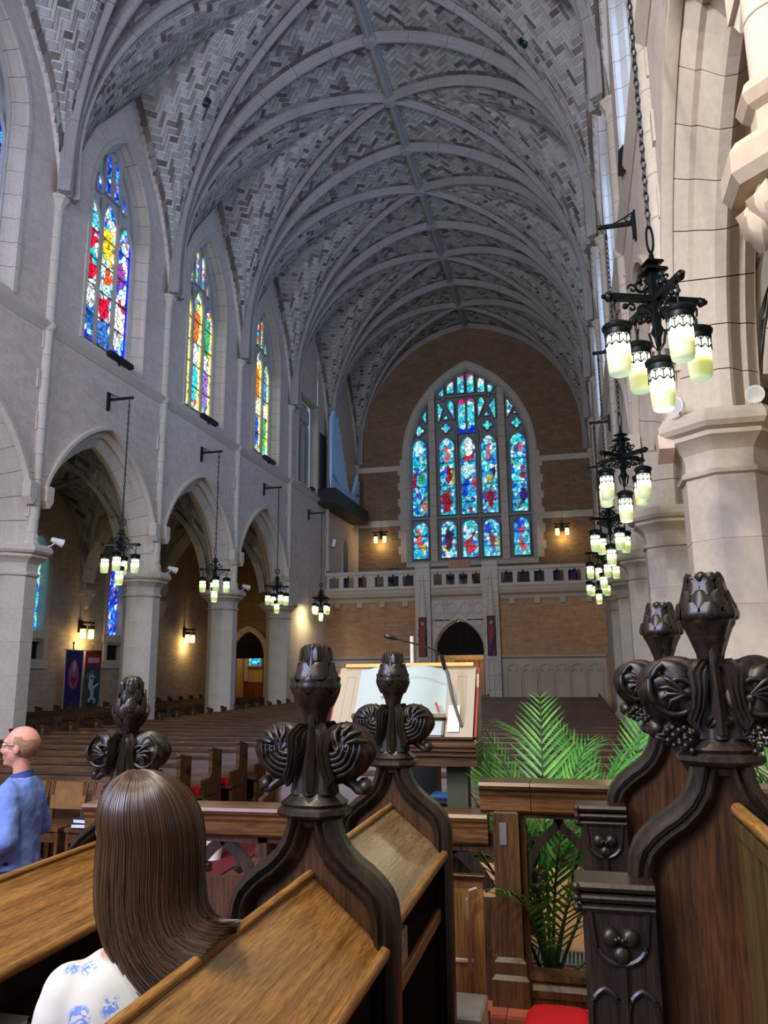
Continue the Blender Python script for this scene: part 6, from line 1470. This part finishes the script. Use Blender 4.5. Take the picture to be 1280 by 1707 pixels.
m = MB(); m.tube([(.265, -.1, 1.965), (.24, -.105, 2.0), (.18, -.115, 2.03), (.08, -.13, 2.058), (.0, -.14, 2.078), (-.045, -.15, 2.092)], .0055, 7); m.build('gooseneck', BLACK, mi, True)
m = MB(); m.tube([(-.02, -.148, 2.084), (-.045, -.15, 2.092), (-.08, -.155, 2.104), (-.095, -.157, 2.108)], [.010, .017, .019, .008], 10); m.build('microphone_head', BLACK, mi, True)
e = empty('white_rod', (3.98, 6.3, .3)); tag(e, 'slim white pole standing behind the lectern', 'pole'); m = MB(); m.tube([(0, 0, .02), (0, 0, 2.16)], .016, 8); m.build('shaft', WHITE, e, True); m = MB(); m.lathe([(.12, 0), (.12, .02), (.02, .04)], n=16); m.build('foot', WHITE, e, True, .5)
e = empty('black_cabinet', (4.08, 6.1, .3)); tag(e, 'black speaker cabinet on the platform behind the lectern', 'loudspeaker'); m = MB(); m.cbox(-.13, .13, -.1, .14, .02, 1.22, .02); m.build('case', BLACK, e); m = MB(); m.lathe([(.0, 0), (.07, .0), (.085, .01), (.07, .012)], n=16); m.v = [(x, -z-.10, y+.9) for x, y, z in m.v]; m.build('driver', BLACK, e, True)
e = empty('blue_topped_box', (4.30, 5.75, .3)); tag(e, 'low black box with a shiny blue top beside the lectern post', 'box'); m = MB(); m.cbox(-.12, .16, -.1, .12, 0, .98, .015); m.build('case', BLACK, e); m = MB(); m.cbox(-.09, .08, -.08, .1, .98, 1.02, .02); m.build('blue_top', plain('shiny_blue', (36, 104, 170), .2, .6), e)

# ================================================================== palms
LEAFG = NT('palm_green'); t = LEAFG; n = t.noise(t.coords(), 5, 3); oi = t.new('ShaderNodeObjectInfo'); t.base(t.mix(.5, t.ramp(n, [(.3, lin((34, 92, 30))), (.6, lin((72, 150, 52))), (.8, lin((120, 176, 70)))]), t.ramp(oi.outputs['Random'], [(0, lin((26, 84, 40))), (.6, lin((70, 150, 56))), (1, lin((136, 176, 80)))]))); t.rough(.4, .4); LEAFG = t.m
STEMG = plain('palm_stem', (46, 70, 30), .5, .4)
def leaflet_mesh(w):
    m = MB(); vs = []; N = 8
    for i in range(N+1):
        q = i/N; x = q; z = -.16*q*q; ww = w*sin(pi*min(.97, .10+.87*q)**.75)
        vs += [(x, -ww, z+.25*ww), (x, 0, z-.05*ww), (x, ww, z+.25*ww)]
    fs = [(i*3+j, i*3+j+1, i*3+j+4, i*3+j+3) for i in range(N) for j in (0, 1)]
    m.add(vs, fs); return m.mesh('leaflet', LEAFG, True, 2)
LF = [leaflet_mesh(.045), leaflet_mesh(.038)]
def palm(loc, fronds, lab, pot=True, q0=.34):
    e = empty('potted_palm', loc); tag(e, lab, 'palm', 'potted palms')
    if pot:
        m = MB(); m.lathe([(.0, 0), (.10, 0), (.12, .02), (.135, .16), (.14, .175), (.13, .175), (.12, .15), (0, .15)], n=20, caps=False); m.build('pot', plain('dark_pot', (60, 40, 34), .5) if 'dark_pot' not in bpy.data.materials else bpy.data.materials['dark_pot'], e, True, .6)
    for (az, L, up, n, ll) in fronds:
        # rachis: rises steeply then arches
        pts = []; p = Vector((.015*cos(az), .015*sin(az), .12)); th = up
        for k in range(15):
            pts.append(p.copy()); p = p+Vector((cos(az)*cos(th), sin(az)*cos(th), sin(th)))*(L/14); th -= (.02+.010*k)*(1.5-up*.55)
        m = MB(); m.tube(pts, [.011-.008*k/14 for k in range(15)], 6); f = m.build('frond', STEMG, e, True, 2)
        for k in range(n):
            q = q0+(.98-q0)*k/(n-1); s = q*14; i = min(13, int(s)); P = pts[i].lerp(pts[i+1], s-i); T = (pts[i+1]-pts[i]).normalized(); sd = T.cross(Vector((0, 0, 1)))
            if sd.length < .05: sd = Vector((-sin(az), cos(az), 0))
            sd.normalize()
            for g in (-1, 1):
                spread = 1.0-.35*q; D = (T*(.55+.5*q)+sd*g*spread+Vector((0, 0, random.uniform(-.02, .16)))).normalized(); ln = ll*(sin(pi*min(1, .25+.68*(q-q0)/(.98-q0)))**.7)*random.uniform(.85, 1.1)
                up_ = T.cross(D)*g; up_ = (up_ if up_.z > 0 else -up_).normalized(); Y_ = up_.cross(D).normalized()
                o = addobj('leaflet', LF[k % 2], f); o.matrix_local = Matrix((D*ln, Y_*ln*.9, up_*ln)).transposed().to_4x4(); o.location = P
    return e
random.seed(11)
palm((5.05, 4.88, .3), [(2.4, 1.5, 1.5, 24, .26), (.9, 1.45, 1.5, 24, .26), (4.0, 1.2, 1.5, 20, .24), (2.7, 1.6, 1.45, 26, .34), (3.3, 1.55, 1.2, 24, .32), (.2, 1.75, 1.38, 26, .36), (-.3, 1.5, 1.2, 22, .32), (1.6, 1.8, 1.42, 24, .34), (4.4, .95, 1.15, 16, .26), (2.2, 1.3, 1.25, 18, .3), (5.2, .9, 1.25, 14, .24), (3.6, .8, .8, 14, .26), (.0, .85, .75, 12, .24)], 'tall green palm whose stems show through the pierced rail panel', q0=.27)
palm((5.55, 5.9, .3), [(2.9, 1.7, 1.3, 26, .34), (3.5, 1.6, 1.25, 24, .32), (.3, 1.7, 1.3, 24, .34), (1.2, 1.75, 1.4, 22, .34), (2.2, 1.6, 1.35, 22, .33), (5.4, 1.4, 1.3, 20, .3)], 'green palm behind the rail, between the tall palm and the right stall ends')
palm((6.75, 5.3, .3), [(2.9, 1.8, 1.3, 26, .36), (3.4, 1.7, 1.35, 24, .34), (2.3, 1.75, 1.35, 24, .34), (1.2, 1.6, 1.3, 22, .33), (.3, 1.6, 1.2, 20, .33)], 'green palm showing at the right edge behind the big stall end')
palm((4.80, 6.25, .3), [(2.7, 1.6, 1.4, 22, .32), (3.4, 1.5, 1.3, 20, .3), (.6, 1.5, 1.3, 20, .3)], 'dark green palm just right of the lectern')
e = empty('potted_grass_plant', (.98, 8.95, .02)); tag(e, 'small leafy plant in a white pot at the carpet edge', 'plant')
m = MB(); m.lathe([(0, 0), (.10, 0), (.14, .3), (.15, .32), (.13, .3), (0, .28)], n=18, caps=False); m.build('pot', WHITE, e, True, .6)
for k in range(22):
    a = 2*pi*k/22+random.random(); L = random.uniform(.25, .5); m = MB(); P = [(.05*cos(a)+L*q*.5*q*cos(a), .05*sin(a)+L*q*.5*q*sin(a), .28+L*q-(.25*L*q*q)) for q in (0, .25, .5, .75, 1)]
    m.sweep(P, [(-1, 0), (0, .3), (1, 0)], scale=[.006, .01, .01, .007, .001]); m.build('blade', LEAFG, e)

# ================================================================== people
SKIN = plain('skin', (206, 150, 122), .5, .4, var=.05); SKINR = plain('flushed_skin', (204, 146, 126), .5, .4, var=.08)
def remesh(o, vox, smooth=3, disp=None):
    r = o.modifiers.new('join', 'REMESH'); r.mode = 'VOXEL'; r.voxel_size = vox; r.use_smooth_shade = True
    s = o.modifiers.new('soften', 'SMOOTH'); s.iterations = smooth; s.factor = .5
    if disp:
        tx = bpy.data.textures.new('folds', 'CLOUDS'); tx.noise_scale = disp[1]; tx.noise_depth = 2
        d = o.modifiers.new('folds', 'DISPLACE'); d.texture = tx; d.strength = disp[0]; d.mid_level = .5; d.texture_coords = 'LOCAL'
    return o
def limb(m, pts, rs, n=14): m.tube(pts, rs, n); [m.ball(p, r, 12, 8) for p, r in zip(pts, rs)]
def hand(m, w, d, palm_n, s):
    """open relaxed hand from wrist w along d"""
    d = Vector(d).normalized(); nrm = Vector(palm_n); nrm = (nrm-d*nrm.dot(d)).normalized(); sd = d.cross(nrm)
    w = Vector(w); m.tube([w, w+d*.03, w+d*.07, w+d*.095], [.026, .034, .038, .03], 10, flat=.5, up=nrm)
    for k, (o, L) in enumerate(((-.028, .075), (-.010, .085), (.010, .08), (.027, .062))):
        b = w+d*.085+sd*o; m.tube([b, b+d*L*.45+nrm*.006, b+d*L*.8+nrm*.02, b+d*L+nrm*.035], [.0095, .009, .0085, .006], 7)
    b = w+d*.03+sd*(-.03*s); m.tube([b, b+d*.03-sd*.022*s+nrm*.01, b+d*.06-sd*.028*s+nrm*.02], [.012, .010, .007], 7)
def rotz(a): return Matrix.Rotation(a, 3, 'Z')
def body_parts(h):
    """standing figure, faces +Y, feet at z=0; returns key heights scaled from 1.75 m"""
    return h/1.75
def head_shape(m, c, k=1.0):
    c = Vector(c); B_ = lambda x, y, z, r: m.ball(c+Vector((x, y, z))*k, tuple(q*k for q in r), 18, 12)
    B_(0, -.012, .03, (.076, .096, .088)); B_(0, .02, -.03, (.062, .068, .07)); B_(0, .035, -.075, (.042, .045, .035)); B_(0, .065, .035, (.055, .03, .02))
    m.tube([c+Vector((0, .088, .022))*k, c+Vector((0, .104, -.01))*k, c+Vector((0, .108, -.026))*k], [.009*k, .012*k, .014*k], 8); B_(0, .094, -.03, (.017, .012, .009))
    B_(0, .083, -.052, (.024, .014, .006)); B_(0, .082, -.064, (.02, .014, .006)); B_(0, .078, -.088, (.02, .016, .014))
    for s in (-1, 1): B_(s*.078, -.012, -.005, (.010, .022, .032)); B_(s*.04, .06, -.02, (.024, .026, .022))
def loft(m, rings, n=28):
    """rings: (x, y, z, rx, ry); smooth elliptical trunk with closed ends"""
    R = []
    for k in range(len(rings)-1):
        for j in range(4):
            q = j/4; q = q*q*(3-2*q) if False else q; R.append([u+(v-u)*q for u, v in zip(rings[k], rings[k+1])])
    R.append(list(rings[-1])); vs = []
    for x, y, z, rx, ry in R:
        for j in range(n):
            a = 2*pi*j/n; c_, s_ = cos(a), sin(a); vs.append((x+rx*abs(c_)**.85*(1 if c_ > 0 else -1), y+ry*abs(s_)**.85*(1 if s_ > 0 else -1), z))
    L = len(R); fs = [(i*n+j, i*n+(j+1) % n, (i+1)*n+(j+1) % n, (i+1)*n+j) for i in range(L-1) for j in range(n)]+[tuple(range(n-1, -1, -1)), tuple((L-1)*n+j for j in range(n))]
    m.add(vs, fs)
def figure(name, loc, az, h, lab, shirt, trousers, skin, arms, sw=1.0, drop=0.0, hs=1.0, shirt_disp=(.012, .16), skirt=False):
    e = empty(name, loc, az); tag(e, lab, 'person'); k = h/1.75
    def V(x, y, z): return Vector((x*(sw if z > .9 else 1), y, z-(drop*min(1, max(0, (z-.5)/.6)) if z < 1.5 else 0)))*k
    b = MB(); head_shape(b, Vector((0, .02, 1.635))*k, k*hs)
    limb(b, [V(0, -.01, 1.40), V(0, 0, 1.49), Vector((0, .01, 1.58))*k], [.06*k, .052*k, .052*k])
    def trunk(m, g):
        Rg = [(.86, .13, .09), (.93, .155, .11), (1.0, .15, .105), (1.1, .135, .098), (1.2, .145, .105), (1.3, .165, .112), (1.37, .172, .10), (1.42, .14, .08), (1.455, .07, .055)]
        loft(m, [(0, -.005*k, V(0, 0, z).z, (rx+g)*k*sw, (ry+g)*k) for z, rx, ry in Rg if g == 0 or z > .92])
    trunk(b, 0)
    for s in (-1, 1):
        limb(b, [V(s*.09, 0, .92), V(s*.095, .01, .5), V(s*.095, -.01, .09)], [.085*k, .055*k, .038*k]); b.tube([V(s*.095, -.05, .04), V(s*.1, .04, .04), V(s*.105, .15, .03)], [.038*k, .042*k, .03*k], 10)
        sh, el, wr, hd = arms[s]; limb(b, [V(s*.165, 0, 1.37), V(*el), V(*wr)], [.046*k, .036*k, .026*k]); hand(b, V(*wr), V(*hd), (0, 1, -.3) if abs(hd[1]) < .8 else (0, 0, -1), s)
    b = remesh(b.build('body', skin, e), .008, 4)
    c = MB(); trunk(c, .020)
    for s in (-1, 1):
        sh, el, wr, hd = arms[s]; A, B2, C2 = V(s*.150, 0, 1.375), V(*el), V(*wr); D2 = B2.lerp(C2, sh)
        N_ = 8; P = [A.lerp(B2, q/N_) for q in range(N_)]+[B2.lerp(D2, q/5) for q in range(6)]
        rr = [(.074-.012*q/N_)*(1+.035*sin(q*2.3+s)) for q in range(N_)]+[(.062-.010*q/5)*(1+.05*sin(q*2.6+s)) for q in range(6)]
        c.tube(P, [r*k for r in rr], 16); c.ball(A, .074*k, 14, 10); c.ball(B2, .062*k, 14, 10)
        d_ = (D2-B2).normalized(); c.tube([D2-d_*.05, D2-d_*.005, D2+d_*.012], [.058*k, .062*k, .056*k], 16)
    c = remesh(c.build('shirt', shirt, e), .010, 4, shirt_disp)
    t_ = MB()
    if skirt:
        t_.lathe([(.15, .98), (.19, .8), (.24, .5), (.27, .3), (.26, .3), (.1, .9)], n=28, mod=lambda a, q: 1+.05*cos(9*a)*q); t_.v = [tuple(Vector(p)*k) for p in t_.v]; t_.build('skirt', trousers, e, True, 1)
    else:
        loft(t_, [(0, 0, z*k, rx*k, ry*k) for z, rx, ry in ((.80, .16, .12), (.9, .172, .13), (.98, .165, .125), (1.02, .16, .12))])
        for s in (-1, 1): limb(t_, [V(s*.09, 0, .88), V(s*.095, .005, .5), V(s*.097, -.01, .06)], [.098*k, .078*k, .064*k])
        remesh(t_.build('trousers', trousers, e), .012, 3, (.012, .12))
    for s in (-1, 1):
        m = MB(); m.tube([V(s*.095, -.06, .045), V(s*.1, .03, .045), V(s*.105, .14, .032), V(s*.106, .17, .03)], [.045*k, .05*k, .042*k, .02*k], 12); m.build('shoe', BLACK, e, True, 1)
    return e, k
BLUE = plain('blue_shirt_cotton', (104, 132, 196), .8, .2, var=.08, sc=5); TROU = plain('dark_grey_trousers', (44, 52, 54), .9, .2)
manL = {-1: (.8, (-.25, -.06, 1.13), (-.20, .14, .98), (.1, .6, -.5)), 1: (.8, (.25, -.04, 1.13), (.19, .16, .97), (-.1, .6, -.5))}
man, km = figure('person', (1.69, 4.60, 0), 0, 1.83, 'balding man in a blue shirt and glasses standing left, seen from behind', BLUE, TROU, SKINR, manL, hs=1.1, shirt_disp=(.022, .09))
man.rotation_euler = (0, 0, math.atan2(-.22, -.97)-pi/2)
c0 = Vector((0, .02, 1.635))*km; kh = km; km = km*1.1; _c = c0
m = MB(); vs = []; fs = []; NA, NB = 26, 9     # fringe of short grey hair round the back
for i in range(NA+1):
    a = pi*(1.08+.84*i/NA)-0.0; a = -pi/2-1.75+3.5*i/NA
    for j in range(NB+1):
        zt = .045-.115*j/NB+(.02 if abs(i-NA/2) > NA*.38 else 0); r = sqrt(max(.05, 1-((zt-.03)/.10)**2)); bul = 1.0+.05*sin(pi*j/NB)+.012*random.random()
        vs.append(c0+Vector((cos(a)*.080*r*bul, -.012+sin(a)*.100*r*bul, zt))*km)
fs = [(i*(NB+1)+j, i*(NB+1)+j+1, (i+1)*(NB+1)+j+1, (i+1)*(NB+1)+j) for i in range(NA) for j in range(NB)]
m.add(vs, fs); m.build('hair', plain('sandy_grey_hair', (150, 118, 92), .8, .2, var=.25, sc=60), man, True, 2)
m = MB()
for s in (-1, 1):
    m.tube([c0+Vector((s*.034+.024*cos(a), .100, .018+.018*sin(a)))*km for a in [2*pi*q/14 for q in range(14)]], .0022, 5, pclosed=True, up=(0, 1, 0)); m.tube([c0+Vector((s*.058, .100, .022))*km, c0+Vector((s*.078, .06, .018))*km, c0+Vector((s*.084, -.01, .012))*km], .0026, 5)
m.tube([c0+Vector((-.010, .102, .02))*km, c0+Vector((.010, .102, .02))*km], .002, 5); m.build('eyeglasses', BLACK, man)
for s in (-1, 1): m = MB(); m.ball(c0+Vector((s*.033, .079, .014))*km, .0125*km, 12, 8); m.build('eye', WHITE, man, True); m = MB(); m.ball(c0+Vector((s*.033, .088, .014))*km, .006, 8, 6); m.build('iris', BLACK, man, True)
m = MB(); P = [Vector((.058*cos(a), .0+.062*sin(a), 1.465-.018*sin(a)))*kh for a in [2*pi*q/20 for q in range(20)]]; m.sweep(P, [(-.022, -.010), (.020, -.004), (.020, .002), (-.022, .004)], pclosed=True, closed=True, up=(0, 0, 1), side=lambda i: (0, 0, 1)); m.build('collar', plain('collar_blue', (58, 84, 150), .8, .2), man, True, 1)

# woman with long straight hair
t = NT('white_floral_cotton'); vo = t.new('ShaderNodeTexVoronoi'); vo.inputs['Scale'].default_value = 13; v = t.coords(); t.link(v, vo.inputs['Vector']); n = t.noise(v, 40, 2, 3)
pet = t.ramp(vo.outputs['Distance'], [(.26, (1, 1, 1)), (.36, (0, 0, 0))]); msk = t.mix(1.0, pet, t.ramp(n, [(.45, (0, 0, 0)), (.52, (1, 1, 1))]), 'MULTIPLY')
t.base(t.mix(msk, lin((206, 204, 192)), lin((112, 142, 214)))); t.rough(.8, .2); FLORAL = t.m
wa = {-1: (.6, (-.24, .02, 1.10), (-.16, .2, 1.02), (.2, .9, -.1)), 1: (.6, (.24, .02, 1.10), (.16, .2, 1.02), (-.2, .9, -.1))}
WX, WY = 4.325, 1.62; WAZ = math.radians(40)
wo, kw = figure('person', (WX, WY, .45), WAZ, 1.52, 'person with long straight brown hair in a white and blue floral top', FLORAL, plain('blue_skirt_cotton', (70, 84, 120), .8), SKIN, wa, sw=.80, drop=.115, hs=1.03, shirt_disp=(.010, .14), skirt=True)
for s in (-1, 1): m = MB(); m.ball(Vector((s*.033, .10, 1.649))*kw, .0125*kw, 10, 7); m.build('eye', WHITE, wo, True)
# hair (world-space design, then moved into the figure's own frame)
HC = Vector((WX+.030, WY+.03, .45+1.655*kw-.028))
t = NT('brown_hair'); a_ = t.new('ShaderNodeAttribute'); a_.attribute_name = 'Col'; t.base(a_.outputs['Color']); t.rough(.30, .7); HAIR = t.m
crown = Vector((-.025, -.03, 0))
def hair_path(az, lay, rnd):
    """az: direction in world (x right, y away)"""
    rx, ry, rz = .108+lay, .112+lay, .118+lay; pts = []
    for k in range(9):
        th = radians(4+92*k/8); pts.append(HC+Vector((rx*sin(th)*cos(az)+crown.x*(1-k/8), ry*sin(th)*sin(az)+crown.y*(1-k/8), rz*cos(th))))
    side = cos(az)   # -1 left .. 1 right
    L = .285+.03*(1-side)*.5+.02*rnd; base = pts[-1]
    for k in range(1, 12):
        q = k/11; swp = .125*q**4.0*(1-.15*side); pull = 1-.34*q**3*(side < .2)*abs(side)
        p = Vector((HC.x+(base.x-HC.x)*(1.03 if q < .5 else 1.03-.1*(q-.5))*pull+swp*(.9), HC.y+(base.y-HC.y)*(1-.15*q*q), base.z-L*q*(1-.33*q*q*max(0, side+.2))))
        p.x += .004*sin(7*q+rnd*9)*q; p.y += .004*cos(6*q+rnd*7)*q
        pts.append(p)
    return pts
random.seed(5); vs = []; fs = []; cols = []
NS = 4400
for q in range(NS):
    az = random.uniform(-pi*1.28, pi*.28) if q % 8 else random.uniform(0, 2*pi)
    front = math.radians(90)+WAZ
    lay = random.uniform(-.010, .007); rnd = random.random(); P = hair_path(az, lay, rnd)
    dfr = abs((az-front+pi) % (2*pi)-pi)
    if dfr < .5: P = P[:7]
    w = random.uniform(.0006, .0013); b = len(vs); tone = random.random()**1.3
    c1 = [x*(.16+.95*tone) for x in lin((88, 62, 36))]; off = random.uniform(-.12, .12)
    n = len(P)
    for i, p in enumerate(P):
        T = (P[min(i+1, n-1)]-P[max(i-1, 0)]).normalized(); O = (p-HC); O.z *= .3; O = (O-T*O.dot(T)).normalized(); S = T.cross(O)
        ww = w*(1-.6*(i/(n-1))**4); tip = (1+1.5*max(0, i/(n-1)-.72))
        vs += [p+S*ww, p+O*ww*1.1, p-S*ww]; cols += [(*[min(1, x*tip) for x in c1], 1)]*3
    for i in range(n-1):
        a = b+i*3; fs += [(a, a+1, a+4, a+3), (a+1, a+2, a+5, a+4)]
wo_m = Matrix.Translation((WX, WY, .45)) @ Matrix.Rotation(WAZ, 4, 'Z'); inv = wo_m.inverted()
me = bpy.data.meshes.new('hair'); me.from_pydata([tuple(inv @ v) for v in vs], [], fs); me.materials.append(HAIR); me.shade_smooth(); setcol(me, cols, 'POINT'); hr = addobj('hair', me, wo)
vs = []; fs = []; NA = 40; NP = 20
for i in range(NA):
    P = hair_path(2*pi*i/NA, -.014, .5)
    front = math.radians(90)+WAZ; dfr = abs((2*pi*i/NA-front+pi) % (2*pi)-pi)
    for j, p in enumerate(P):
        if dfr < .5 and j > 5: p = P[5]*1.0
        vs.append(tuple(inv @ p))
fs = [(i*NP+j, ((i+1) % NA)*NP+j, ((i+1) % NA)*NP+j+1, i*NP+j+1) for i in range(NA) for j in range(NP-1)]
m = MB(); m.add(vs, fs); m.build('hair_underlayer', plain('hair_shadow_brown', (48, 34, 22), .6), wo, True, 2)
